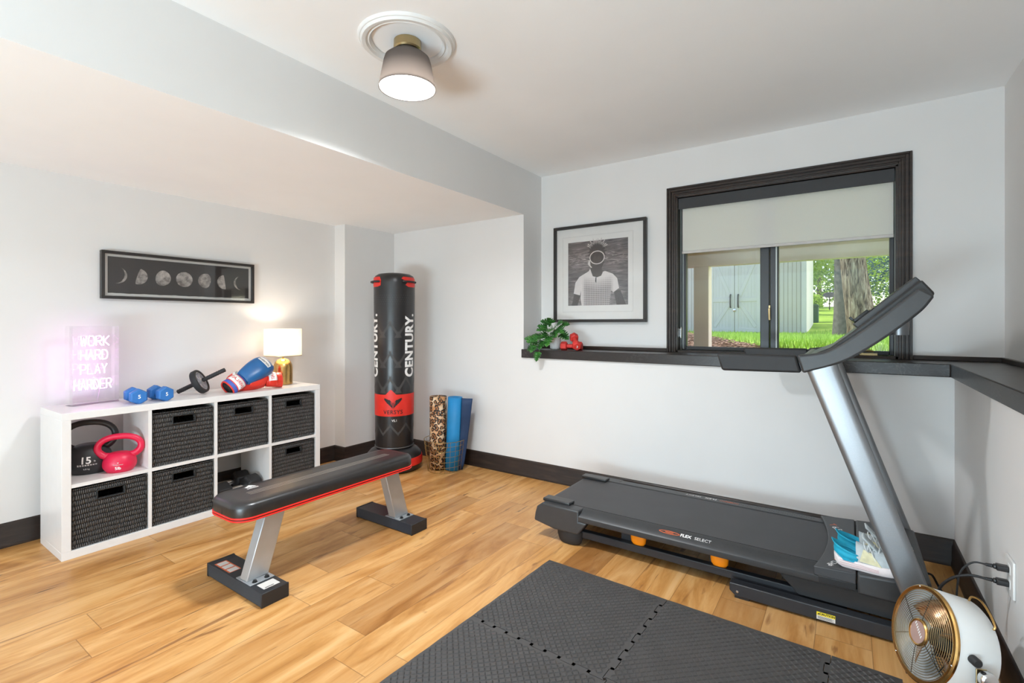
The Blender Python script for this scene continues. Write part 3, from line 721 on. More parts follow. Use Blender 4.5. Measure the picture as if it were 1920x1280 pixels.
MB().tube(spline([(-.02, .03, .0045), (-.02, .04, .06), (-.01, .035, .085), (.0, .02, .1), (-.01, .01, .16)], 6), .0016, 6).build('wire', 'neonglass', ns)

# ab wheel
aw = thing('ab_wheel', (-3.60, 1.47, .767), 'black ab roller wheel with grip handles leaning on the shelf top', 'ab wheel')
A = V((-3.660, 1.425, .767 + .0165)); ax = V((.62, .645, .448)).normalized()
ctr = A + ax * .146
rad = .084
# drop the wheel so that its rim touches the shelf
low = ctr.z - rad * sqrt(1 - ax.z ** 2) - .0185 * abs(ax.z)
rad -= (.767 - low + .0005) / sqrt(1 - ax.z ** 2)
MTX = rotm(ax)
MB().at(ctr, MTX).lathe([(rad - .016, -.0175), (rad - .003, -.0175), (rad, -.013), (rad, .013), (rad - .003, .0175), (rad - .016, .0175)], 48, closed=True).build('tyre', 'rubber', aw, world=True)
hub = MB().at(ctr, MTX).lathe([(0, -.016), (.020, -.016), (.020, .016), (0, .016)], 24)
hub.lathe([(rad - .022, -.012), (rad - .0155, -.012), (rad - .0155, .012), (rad - .022, .012)], 48, closed=True)
for k in range(6):
    a = k * pi / 3; c_, s_ = cos(a), sin(a)
    hub.add([(c_ * .018 - s_ * q, s_ * .018 + c_ * q, z) for z in (-.008, .008) for q in (-.006, .006)] + [(c_ * (rad - .02) - s_ * q, s_ * (rad - .02) + c_ * q, z) for z in (-.008, .008) for q in (-.006, .006)],
            [(0, 1, 3, 2), (4, 6, 7, 5), (0, 4, 5, 1), (2, 3, 7, 6), (0, 2, 6, 4), (1, 5, 7, 3)])
hub.build('spoke_hub', mat('grey_spoked_hub', 'A9A6A8', .4), aw, world=True, label='grey spoked hub')
g = MB()
for s in (-1, 1):
    a, b = (0.0, .125) if s < 0 else (.168, .318)
    nn = 28; pts = [A + ax * (a + (b - a) * k / nn) for k in range(nn + 1)]
    gg = MB().tube(pts, [.0125 + .0022 * abs(sin(k * 1.1)) for k in range(nn + 1)], 14); gg.build('grip', 'rubber', aw, world=True)
MB().cyl(A + ax * .1, A + ax * .2, .007).build('axle', 'chrome', aw, world=True)

# boxing gloves
MT['gblue'] = mat('blue_glove_vinyl', '1F5F98', .34, var=.08, spec=.55)
MT['gred'] = mat('red_glove_vinyl', 'DE3423', .36, var=.06, spec=.5)
MT['gblack'] = mat('black_glove_lining', '1C1A1C', .7)
MT['gcuff'] = mat('blue_cuff_band', '4560B4', .55)
def ering(c, T, ry, rz, n=24, pw=2.4, mod=None):
    out = []
    for k in range(n):
        a = 2 * pi * k / n; ca, sa = cos(a), sin(a)
        x = abs(ca) ** (2 / pw) * (1 if ca > 0 else -1) * ry; z = abs(sa) ** (2 / pw) * (1 if sa > 0 else -1) * rz
        out.append(T @ V((c[0], c[1] + x, c[2] + z)))
    return out
def glove(loc, M, label, main, palm, cuffc):
    """local x: cuff -> knuckles, y across, z back of the hand"""
    g = thing('boxing_glove', loc, label, 'boxing glove', group='boxing gloves on the shelf top')
    T = M.to_4x4()
    body = [(-.055, 0, .046, .036), (-.02, .003, .055, .045), (.03, .008, .065, .056), (.08, .010, .071, .064), (.125, .006, .071, .067), (.165, -.004, .064, .062), (.19, -.016, .050, .050), (.203, -.026, .028, .030)]
    body = [(x, z, ry * 1.13, rz) for x, z, ry, rz in body]
    rings = [ering((x, 0, z), T, ry, rz, pw=2.7) for x, z, ry, rz in body]
    m = MB().loft(rings); b = m.build('mitt', [main, palm], g, sub=1, smooth=180)
    me = b.data; Ti = T.inverted()
    for p in me.polygons:
        if (Ti @ p.center).z < -.018: p.material_index = 1
    # thumb
    pts = [T @ V(p) for p in spline([(-.02, -.045, -.012), (.03, -.074, -.02), (.08, -.078, -.024), (.12, -.060, -.026), (.135, -.045, -.026)], 5)]
    n = len(pts); MB().tube(pts, [.022 + .010 * sin(pi * min(1, .15 + i / n)) for i in range(n)], 14).build('thumb', palm, g, smooth=180)
    # cuff with an open lining
    cf = [(-.155, -.004, .052, .044), (-.148, -.003, .056, .048), (-.11, 0, .053, .044), (-.07, 0, .049, .040), (-.05, 0, .047, .037)]
    MB().loft([ering((x, 0, z), T, ry, rz) for x, z, ry, rz in cf], cap=False).build('cuff', cuffc, g, solid=.006, smooth=180)
    MB().loft([ering((x, 0, z), T, ry, rz) for x, z, ry, rz in ((-.153, -.004, .046, .038), (-.06, 0, .042, .032))]).build('lining', 'gblack', g, smooth=180)
    rg = ering((-.156, 0, -.004), T, .053, .045, 28); MB().tube(rg, .0055, 8, closed=True).build('piping', palm, g, smooth=180)
    # wrist strap with a word mark
    def band(x0, x1, lift, a0, a1, nn=26):
        def f(u, v):
            a = R(a0 + (a1 - a0) * u); x = x0 + (x1 - x0) * v
            ca, sa = cos(a), sin(a); pw = 2.4
            return T @ V((x, abs(ca) ** (2 / pw) * (1 if ca > 0 else -1) * (.051 + lift), abs(sa) ** (2 / pw) * (1 if sa > 0 else -1) * (.042 + lift)))
        return f
    MB().grid(30, 3, band(-.128, -.062, .004, -20, 200)).build('wrist_strap', palm, g, solid=.004, smooth=180)
    MB().grid(26, 3, band(-.122, -.068, .0075, 28, 168)).build('strap_label', 'whitep', g, solid=.001, smooth=180, label='white strap label')
    t = MB(); add_text(t, 'EVERLAST', .034, (0, 0, 0), (1, 0, 0), (0, 1, 0), bold=.0004, maxlen=.008, spacing=.95)
    wmax = max(abs(p.x) for p in t.v)
    def wr(p):
        u = .5 - p.x / wmax * .44; v = .5 + p.y / .064
        return band(-.122, -.068, .0092, 28, 168)(1 - u if False else u, v)
    t.warp(wr).build('lettering', 'redp', g, smooth=0, label='red word mark on the strap')
    # word mark on the back of the hand
    def back(p, lift):
        x = .128 - p.y; y = -p.x * 1.0; s = max(0, 1 - (abs(y) / .080) ** 2.7) ** (1 / 2.7)
        xx = x
        for (a, za, rya, rza), (c, zc_, ryc, rzc) in zip(body[:-1], body[1:]):
            if a <= xx <= c:
                q = (xx - a) / (c - a); return T @ V((xx, y, za + (zc_ - za) * q + (rza + (rzc - rza) * q) * s * .985 + lift))
        return T @ V((xx, y, .06))
    pl = MB()
    def pf(u, v): return back(V(((u - .5) * .098, -.018 + .030 * v + .012 * (1 - (2 * u - 1) ** 2) * (0 if v else -1), 0)), .0015)
    pl.grid(18, 2, pf); pl.build('back_label', 'whitep', g, smooth=180, label='white label panel')
    t = MB(); add_text(t, 'EVERLAST', .021, (0, -.005, 0), (1, 0, 0), (0, 1, 0), bold=.0002, maxlen=.008)
    t.warp(lambda p: back(p, .0032)).build('lettering', 'blackp', g, smooth=0, label='black word mark on the back')
    return g
def frame_xyz(xa, zhint):
    x = V(xa).normalized(); z = V(zhint); z = (z - x * z.dot(x)).normalized(); y = z.cross(x)
    return Matrix((x, y, z)).transposed()
glove((-3.485, 1.790, .767 + .098), frame_xyz((-.12, .84, .40), (.80, -.26, .58)), 'blue boxing glove with red palm lying on top near the lamp', 'gblue', 'gred', 'gcuff')
glove((-3.505, 1.872, .767 + .056), frame_xyz((-.30, -.93, -.02), (.42, -.05, .90)), 'red boxing glove lying underneath, its white-labelled cuff towards the lamp', 'gred', 'gred', 'gred')

# table lamp
tl = thing('table_lamp', (-3.62, 2.135, .767), 'brushed gold table lamp with white drum shade, lit, at the shelf end', 'table lamp')
MB().lathe([(0, 0), (.066, 0), (.069, .003), (.069, .125), (.066, .150), (.056, .174), (.038, .192), (.016, .201), (.007, .203), (.007, .235), (.011, .237), (.011, .25), (0, .25)], 48).build('lamp_base', 'brass', tl)
def _drum():
    n = NT('lit_linen_shade'); g = n.noise(300, 2)
    d = n.new('BsdfDiffuse'); t = n.new('BsdfTranslucent'); c = n.ramp(g, [(.3, 'F0E8DC'), (.7, 'FAF4EA')])
    n.set(d.inputs[0], c); n.set(t.inputs[0], c); mx = n.new('MixShader'); mx.inputs[0].default_value = .55
    n.set(mx.inputs[1], d.outputs[0]); n.set(mx.inputs[2], t.outputs[0]); n.t.links.new(mx.outputs[0], n.out.inputs[0]); return n.m
MT['drum'] = _drum()
MB().lathe([(.130, .222), (.134, .222), (.134, .430), (.130, .430)], 56, closed=True).build('lamp_shade', 'drum', tl)
MB().lathe([(.129, .2205), (.136, .2205), (.136, .225), (.129, .225)], 56, closed=True).tube([(-.13, 0, .2228), (.13, 0, .2228)], .0015, 6).build('shade_ring', 'antbrass', tl)
o = light('table_lamp_bulb', 'POINT', (0, 0, .33), 4.2, (1, .86, .69), shadow_soft_size=.035); o.parent = tl

# ------------------------------------------------------------------ weight bench
wb = thing('weight_bench', (-2.335, 1.62, 0), 'flat black weight bench with red piping and silver posts', 'weight bench')
bx0, bx1, by0, by1 = -2.472, -2.19, 1.088, 2.15
def pad_rings(grow, z): return [V((x, y, z)) for x, y in rrect(bx0 - grow, by0 - grow, bx1 + grow, by1 + grow, .075 + grow, 8)]
pd = MB().loft([pad_rings(-.03, .355), pad_rings(0, .357), pad_rings(.004, .375), pad_rings(.004, .412), pad_rings(.001, .424), pad_rings(-.007, .432), pad_rings(-.018, .4362), pad_rings(-.05, .4375)])
def m_pad():
    n = NT('bench_black_vinyl'); n.p(col=n.ramp(n.noise(30, 2), [(.3, '1F1D1D'), (.7, '272424')]), rough=.33, spec=.7)
    return n.m
MT['pad'] = m_pad()
MT['redpipe'] = mat('red_bench_piping', 'E8261C', .4, var=.03)
pdo = pd.build('pad', 'pad', wb, world=True, smooth=55)
for zz in (.3600, .3715):
    P = [(x, y, zz) for x, y in rrect(bx0 - .0035, by0 - .0035, bx1 + .0035, by1 + .0035, .078, 8)]
    MB().tube(P, .0042, 8, closed=True).build('piping', 'redpipe', pdo, world=True, label='red piping')
P = [(x, y, .3657) for x, y in rrect(bx0 - .002, by0 - .002, bx1 + .002, by1 + .002, .077, 8)]
MB().tube(P, .003, 6, closed=True).build('piping', 'blackp', pdo, world=True, label='black cord between red piping')
MB().tube([(-2.33, by0 - .0045, .376), (-2.33, by0 - .003, .405), (-2.33, by0 + .004, .422), (-2.33, by0 + .016, .4325)], .0012, 6).build('seam', 'blackp', pdo, world=True)
# three stripes and the three-bar emblem
st = MB(); MT['stripe'] = mat('pale_stripe_print', 'A89C90', .45, var=.05)
for dx in (-.018, 0, .018): st.box((-2.325 + dx - .0014, 1.20, .4375), (-2.325 + dx + .0014, 2.04, .4379))
st.build('stripe_print', 'stripe', pdo, world=True, smooth=0)
em = MB()
ex, ey, ez = -2.415, 1.235, .4378
for k, h in enumerate((.016, .026, .036)):
    x = 0; b0 = k * .017
    # three slanted bars rising to one side; "up" of the emblem is -x (away from the camera)
    q = [(b0, 0), (b0 + .0125, 0), (b0 + .0125 - h * .55, h), (b0 - h * .55 + .003, h * .86)]
    em.add([V((ex - b + .01, ey + a, ez)) for a, b in q], [(0, 1, 2, 3)])
add_text(em, 'adidas', .022, (ex + .024, ey + .020, ez), (0, 1, 0), (-1, 0, 0), bold=.0006)
em.build('emblem', 'whitep', pdo, world=True, smooth=0, label='white three-bar emblem with word mark')
for (y0, y1, s, lb) in ((1.137, 1.262, 1, 'front'), (2.022, 2.147, -1, 'rear')):
    yc = (y0 + y1) / 2
    MB().prism([(a, b) for a, b in rrect(-2.585, y0, -2.095, y1, .004, 2)], .003, .062).build('foot_bar', 'steelblk', wb, world=True, bevel=.004)
    for xe in (-2.588, -2.098): MB().box((xe - .004, y0 - .002, 0), (xe + .012 if xe < -2.3 else xe + .006, y1 + .002, .064)).build('end_cap', 'rubber', wb, world=True, bevel=.004)
    # tapered slanted post: a flat box section leaning inward
    ps = MB(); yb0, yb1 = yc - .052, yc + .052; dy = .085 * s
    r0 = [V((-2.300, yb0, .0665)), V((-2.240, yb0, .0665)), V((-2.240, yb1, .0665)), V((-2.300, yb1, .0665))]
    r1 = [V((-2.296, yb0 + dy + .002, .352)), V((-2.236, yb0 + dy + .002, .352)), V((-2.236, yb1 + dy - .002, .352)), V((-2.296, yb1 + dy - .002, .352))]
    ps.loft([r0, r1]).build('post', 'silver2', wb, world=True, bevel=.004)
    pl = MB().box((-2.325, yc - .056, .062), (-2.198, yc + .056, .0665))
    plo = pl.build('foot_plate', 'silver2', wb, world=True, bevel=.001)
    for q in (-.028, .028):
        MB().at((-2.214, yc + q, .0665)).lathe([(.0, 0), (.012, 0), (.012, .002), (.008, .002), (.008, .009), (.0, .011)], 6).build('bolt', 'blackp', plo, world=True)
    MB().box((-2.372, yc + dy - .05, .350), (-2.232, yc + dy + .05, .3555)).build('top_plate', 'steelblk', wb, world=True)
lb = MB().box((-2.545, 1.150, .0622), (-2.40, 1.205, .0628), 0)
for k in range(3): lb.box((-2.538 + k * .048, 1.156, .0629), (-2.500 + k * .048, 1.199, .0631), 1)
lb.build('warning_label', ['orangep', 'paper'], wb, world=True, smooth=0, label='orange and white warning label')
lb = MB().box((-2.185, 1.165, .0622), (-2.125, 1.240, .0628), 0).box((-2.137, 1.175, .0629), (-2.132, 1.215, .0631), 1)
lb.build('warning_label', ['paper', 'blackp'], wb, world=True, smooth=0, label='white sticker')

# ------------------------------------------------------------------ punching bag
BX, BY = -3.215, 2.905
pb = thing('punching_bag', (BX, BY, 0), 'freestanding black and red punching bag on a round base in the corner', 'punching bag')
MT['bagvinyl'] = mat('black_bag_vinyl', '232122', .3, var=.08, spec=.55, bump=.05, bscale=200)
MB().lathe([(0, .0), (.20, .0), (.222, .012), (.232, .05), (.234, .10), (.226, .135), (.20, .165), (.165, .185), (.14, .196), (0, .2)], 56).build('base', 'bagvinyl', pb)
MB().lathe([(.2335, .052), (.2365, .055), (.2375, .095), (.2325, .118), (.228, .118), (.228, .055)], 56, closed=True).build('base_band', 'red', pb, label='red band on the base')
def rad_at(z): return .160 + (.174 - .160) * (z - .2) / 1.46
prof = [(0, .19), (.150, .19), (.158, .205), (.160, .22)] + [(rad_at(z), z) for z in (.5, .9, 1.3, 1.58)] + [(.172, 1.615), (.160, 1.642), (.135, 1.658), (.08, 1.667), (0, 1.669)]
MB().lathe(prof, 64).build('bag_body', 'bagvinyl', pb)
MB().lathe([(rad_at(.21) - .004, .200), (rad_at(.21) + .004, .200), (rad_at(.21) + .004, .206), (rad_at(.21) - .004, .206)], 56, closed=True).build('base_seam_ring', 'silver', pb)
VA = atan2(-BY, -BX)   # bearing from the bag to the room's front
def onbag(ang, z, lift): r = rad_at(z) + lift; return V((r * cos(VA + ang), r * sin(VA + ang), z))
def decal(name, mb, m, lift, label=None):
    # mesh drawn flat: x = arc metres to the viewer's right, y = height
    mb.warp(lambda p: onbag(p.x / .166, p.y, lift)); return mb.build(name, m, pb, smooth=0, label=label)
def fine(mb, L=.02):
    bm = bmesh.new(); me = bpy.data.meshes.new('t'); me.from_pydata([tuple(v) for v in mb.v], [], mb.f); bm.from_mesh(me)
    bmesh.ops.triangulate(bm, faces=bm.faces)
    for _ in range(7):
        es = [e for e in bm.edges if e.calc_length() > L]
        if not es: break
        bmesh.ops.subdivide_edges(bm, edges=es, cuts=1); bmesh.ops.triangulate(bm, faces=[f for f in bm.faces if len(f.verts) > 3])
    bm.verts.index_update(); o = MB(); o.v = [v.co.copy() for v in bm.verts]; o.f = [tuple(v.index for v in f.verts) for f in bm.faces]; o.mi = [0] * len(o.f)
    bm.free(); bpy.data.meshes.remove(me); return o
# red band with raised peak
per = 2 * pi * .166
bd = MB(); n = 120
top = lambda x: .648 + max(0, .045 * (1 - abs(x) / .045)) if abs(x) < .045 else .648
vsb = []; fsb = []
for k in range(n + 1):
    x = -per / 2 + per * k / n; vsb += [V((x, .468, 0)), V((x, top(x + .03), 0))]
for k in range(n): fsb.append((2 * k, 2 * k + 2, 2 * k + 3, 2 * k + 1))
bd.add(vsb, fsb); decal('red_band', bd, 'red', .0008, 'red band with raised peak')
t = MB(); add_text(t, 'VERSYS', .046, (-.012, .502, 0), (1, 0, 0), (0, 1, 0), bold=.0005, spacing=1.12, maxlen=.012)
decal('band_lettering', t, 'blackp', .0022, 'black lettering on the red band')
wg = MB(); cx = -.012
for s in (-1, 1):
    for k in range(3):
        x0 = .012 + k * .013; y0 = .545 + k * .012
        wg.add([V((cx + s * a, b, 0)) for a, b in ((x0 - .002, y0), (x0 + .009, y0 + .006), (x0 + .030 + k * .006, .606 + k * .004), (x0 + .012, .605))], [(0, 1, 2, 3)])
    wg.add([V((cx + s * a, b, 0)) for a, b in ((.003, .532), (.012, .545), (.010, .590), (.003, .580))], [(0, 1, 2, 3)])
    wg.add([V((cx + s * a, b, 0)) for a, b in ((.008, .585), (.028, .603), (.074, .622), (.070, .612), (.04, .598))], [(0, 1, 2, 3, 4)])
decal('wing_emblem', fine(wg), 'blackp', .0022, 'black winged emblem')
t = MB(); add_text(t, 'VS.1', .026, (.0, .432, 0), (1, 0, 0), (0, 1, 0), bold=.0003, maxlen=.012); decal('model_mark', t, 'whitep', .001, 'small white lettering')
for ang in (R(50), R(-70), R(170)):
    t = MB(); add_text(t, 'CENTURY.', .132, (0, 0, 0), (0, 1, 0), (-1, 0, 0), bold=.0055, spacing=1.06, maxlen=.018)
    L = max(p.y for p in t.v) - min(p.y for p in t.v); k = .53 / L
    t.warp(lambda p: V((p.x + ang * .166, 1.055 + p.y * k, 0))); decal('vertical_lettering', t, 'whitep', .001, 'large white vertical lettering')
ch = MB()
for x0 in (-.10, .03, .17, .30, -.23, -.36):
    for zc in (1.18, .93, .72):
        for (w_, h_, d_) in ((.075, .055, .018),):
            ch.add([V((x0 + a, zc + b, 0)) for a, b in ((-w_, h_), (0, -h_), (w_, h_), (w_, h_ + .035), (0, -h_ + .035 + .0), (-w_, h_ + .035))], [(0, 1, 4, 5), (1, 2, 3, 4)])
        ch.add([V((x0 + a, zc + b, 0)) for a, b in ((-.032, -.06), (0, -.005), (.032, -.06))], [(0, 1, 2)])
    for zc in (.335,):
        ch.add([V((x0 + a, zc + b, 0)) for a, b in ((-.07, .05), (0, -.03), (.07, .05), (.07, .075), (0, -.005), (-.07, .075))], [(0, 1, 4, 5), (1, 2, 3, 4)])
decal('chevron_print', fine(ch), 'greyp', .0005, 'faint grey chevron print')
dt = MB()
for r in range(5):
    for k in range(50):
        x = -.46 + k * .019 + (r % 2) * .0095; z = 1.40 + r * .018; q = .0032
        dt.add([V((x - q * 1.6, z, 0)), V((x, z - q, 0)), V((x + q * 1.6, z, 0)), V((x, z + q, 0))], [(0, 1, 2, 3)])
decal('mesh_print', dt, 'greyp', .0005, 'grey dotted print')
for ang in (R(48), R(-68), R(170)):
    a = MB(); 
    P = [V((x, y, 0)) for x, y in ((-.085, 1.612), (-.07, 1.628), (.07, 1.628), (.085, 1.60), (.082, 1.555), (.05, 1.545), (-.02, 1.545), (-.05, 1.56), (-.03, 1.585))]
    c = V((.02, 1.588, 0)); a.add(P + [c], [(i, (i + 1) % 9, 9) for i in range(9)]); a = fine(a)
    a.warp(lambda p: V((p.x + ang * .166, p.y, 0)))
    a.warp(lambda p: V(((rad_at(p.y) + .002 - max(0, p.y - 1.59) * .10) * cos(VA + p.x / .166), (rad_at(p.y) + .002 - max(0, p.y - 1.59) * .10) * sin(VA + p.x / .166), p.y)))
    a.build('handle_patch', 'red', pb, smooth=0, label='red handle patch')
    h = MB(); pts = []
    for k in range(15):
        q = -1 + 2 * k / 14; an = VA + ang + q * .075 / .166; r = rad_at(1.585) + .004 + .016 * (1 - q ** 4); pts.append(V((r * cos(an), r * sin(an), 1.588)))
    h.tube(pts, .0085, 10, sx=1.0).build('grip_handle', 'rubber', pb)

# ------------------------------------------------------------------ wire basket with two rolled mats
WB = V((-2.825, 3.115, 0))
wk = thing('wire_basket', WB, 'gold wire basket holding two rolled exercise mats by the back wall', 'wire basket')
MT['wire'] = mat('gold_wire', 'C9AE78', .3, metal=1, var=.04)
H_, ra, rb = .262, .142, .176
def wr_(z): return ra + (rb - ra) * z / H_
hw_ = MB()
for z in (.004, .05, .095, .14, .185, .225, H_):
    hw_.tube([(wr_(z) * cos(a), wr_(z) * sin(a), z) for a in [2 * pi * k / 44 for k in range(44)]], .0017 if z < H_ else .0026, 6, closed=True)
hw_.build('hoop_wires', 'wire', wk)
vw = MB()
for k in range(22):
    a = 2 * pi * k / 22; vw.tube([(0, 0, .004), (ra * cos(a), ra * sin(a), .004), (rb * cos(a), rb * sin(a), H_)] if k % 3 == 0 else [(ra * cos(a), ra * sin(a), .004), (rb * cos(a), rb * sin(a), H_)], .0014, 5)
vw.build('upright_wires', 'wire', wk)
for s in (0, pi):
    a0 = R(-58) + s; P = []
    for k in range(17):
        q = pi * k / 16; an = a0 + .30 * cos(q); z = H_ - .085 * sin(q); r = wr_(z) + .004; P.append((r * cos(an), r * sin(an), z))
    MB().tube(P, .0022, 6).build('handle', 'wire', wk)
rm_ = thing('rolled_mat', WB + V((-.063, -.012, .007)), 'rolled leopard print exercise mat standing in the wire basket', 'exercise mat')
def roll(R0, t, turns, h, tail=None, n=26):
    P = []; N = int(n * turns)
    for k in range(N + 1):
        a = 2 * pi * turns * k / N; r = R0 - t * (turns - a / (2 * pi)); P.append((r * cos(a), r * sin(a)))
    if tail: P += tail(P[-1])
    return P
def strip(P, th, h):
    A = [];B = []
    for i in range(len(P)):
        a = V(P[max(i - 1, 0)] + (0,)); b = V(P[min(i + 1, len(P) - 1)] + (0,)); d = (b - a).normalized(); nx = V((-d.y, d.x, 0))
        A.append((P[i][0] + nx.x * th / 2, P[i][1] + nx.y * th / 2)); B.append((P[i][0] - nx.x * th / 2, P[i][1] - nx.y * th / 2))
    return A + B[::-1]
P = roll(.076, .011, 4, .61); m = MB(); n = len(P)
m.grid(n - 1, 1, lambda u, v: (P[int(round(u * (n - 1)))][0], P[int(round(u * (n - 1)))][1], .61 * v))
m.build('mat_roll', 'leopard', rm_, solid=.006)
rb_ = thing('rolled_mat', WB + V((.062, .030, .007)), 'rolled blue exercise mat with its end hanging loose in the wire basket', 'exercise mat', rot=(0, R(3), 0))
P = roll(.064, .0095, 4, .61, lambda e: [(e[0] + .014 * k, e[1] + .004 * k + .0006 * k * k) for k in range(1, 7)])
def m_blue():
    n = NT('blue_foam_mat'); g = n.new('NewGeometry') if False else n.new('NewGeometry')
    n.p(col=n.mix(g.outputs['Backfacing'], '1C88C4', '1B3558'), rough=.55); n.bump(n.noise(300, 2), .1, .001); return n.m
P1 = roll(.064, .0095, 4, .61); n1 = len(P1)
MT['bluem'] = mat('blue_foam', '1A86C2', .55, var=.04, bump=.08, bscale=300)
MT['navym'] = mat('navy_foam', '16345A', .6, var=.05, bump=.08, bscale=300)
m = MB(); m.grid(n1 - 1, 1, lambda u, v: (P1[int(round(u * (n1 - 1)))][0], P1[int(round(u * (n1 - 1)))][1], .61 * v)); m.build('mat_roll', 'bluem', rb_, solid=.006)
# the loose end flares more towards the top
fl = MB()
def flap(u, v):
    e = V((.064 * cos(0), .064 * sin(0), 0)); k = .25 + .75 * v ** .7
    return (.062 + .078 * u * k, .004 + .030 * u * u * k + .02 * u, .004 + .606 * v)
fl.grid(10, 12, flap); fl.build('loose_end', 'navym', rb_, solid=.006, label='dark navy underside of the loose end')

# ------------------------------------------------------------------ plant on the ledge
pt = thing('potted_plant', (-1.93, 3.43, ZL), 'green split-leaf plant in a small white pot on the ledge, trailing over', 'plant')
MB().lathe([(0, 0), (.034, 0), (.040, .01), (.046, .085), (.047, .095), (.043, .095), (.041, .08), (0, .078)], 36).build('pot', 'plaster', pt)
MB().lathe([(0, .079), (.0405, .0795), (.0405, .081), (.02, .084), (0, .084)], 20).build('soil', mat('potting_soil', '2A2019', .9, var=.3), pt)
def m_leaf():
    n = NT('monstera_leaf'); g = n.noise(22, 3); n.p(col=n.ramp(g, [(.3, '1F4A1C'), (.55, '37742B'), (.8, '64A046')]), rough=.4, spec=.45); return n.m
MT['leaf'] = m_leaf(); MT['stem'] = mat('green_stem', '4A7A34', .5, var=.1)
def leaf_shape(L):
    # half outline of a split leaf: (along, across)
    H = [(0, 0), (-.10, .16), (-.06, .36), (.06, .47), (.16, .49), (.17, .28), (.23, .30), (.30, .49), (.38, .46), (.37, .24), (.43, .25), (.52, .42), (.60, .37), (.57, .18), (.64, .18), (.74, .29), (.84, .18), (.93, .07), (1, 0)]
    return [(a * L, b * L) for a, b in H]
lv = [((-.115, -.10, .06), (-.7, -.6, .1), .085), ((-.06, -.135, .105), (-.45, -.85, -.35), .100), ((-.03, -.09, .155), (-.35, -.9, .05), .095), ((.02, -.09, .165), (.3, -.85, -.1), .090), ((.055, -.06, .165), (.8, -.5, -.25), .095),
      ((.03, -.02, .20), (.6, -.4, .2), .085), ((-.03, -.03, .205), (-.5, -.5, .25), .085), ((.075, -.03, .125), (.9, -.25, -.45), .085), ((.012, -.11, .10), (.12, -.8, -.75), .098), ((-.035, -.12, .065), (-.15, -.75, -.65), .085),
      ((-.16, -.095, .085), (-.9, -.35, .05), .065), ((-.085, -.16, .03), (-.3, -.7, -.65), .072), ((-.05, -.175, -.02), (-.1, -.4, -.92), .072), ((-.04, -.07, .175), (-.5, -.7, .2), .080), ((.07, -.01, .195), (.8, -.2, .1), .075),
      ((-.10, -.12, .10), (-.6, -.7, -.2), .070), ((.0, -.06, .215), (.05, -.7, .5), .078), ((-.02, -.10, .12), (-.6, -.75, -.3), .085), ((.045, -.09, .14), (.55, -.75, -.4), .080), ((-.13, -.13, .03), (-.5, -.6, -.6), .060)]
for i, (p, d, L) in enumerate(lv):
    p = V(p); d = V(d).normalized(); nrm = V((.05, -.75, .65)); nrm = (nrm - d * nrm.dot(d)).normalized(); sd = d.cross(nrm)
    H = leaf_shape(L); m = MB()
    for s in (-1, 1):
        vs_ = []
        for a, b in H:
            bend = -.9 * (a / L) ** 2 * .12 * L; cup = .22 * b
            vs_.append(p + d * a + sd * (s * b) + nrm * (bend + cup))
        mid = [p + d * a + nrm * (-.9 * (a / L) ** 2 * .12 * L) for a, b in H]
        nH = len(H); q = []
        for k in range(nH - 1): q.append((k, k + 1, nH + k + 1, nH + k) if s > 0 else (nH + k, nH + k + 1, k + 1, k))
        m.add(vs_ + mid, q)
    m.build('leaf', 'leaf', pt, smooth=60, solid=.0009)
    c0 = V((0.01 * cos(i), .01 * sin(i), .082)); mdp = (c0 + p) / 2 + V((0, -.02, .05))
    MB().tube(spline([c0, mdp, p], 6), .0016, 6).build('stem', 'stem', pt)

# ------------------------------------------------------------------ wall outlet
ou = thing('wall_outlet', (XR - .0005, 2.28, .395), 'white double wall outlet on the right wall with two black plugs in it', 'outlet')
MB().prism(rrect(-.046, -.062, .046, .062, .005, 3), -.007, 0, 'yz').build('cover_plate', 'plaster', ou, bevel=.002)
for z in (-.024, .024): MB().prism(rrect(-.017, z - .0165, .017, z + .0165, .006, 4), -.0085, -.006, 'yz').build('receptacle', 'plaster', ou)

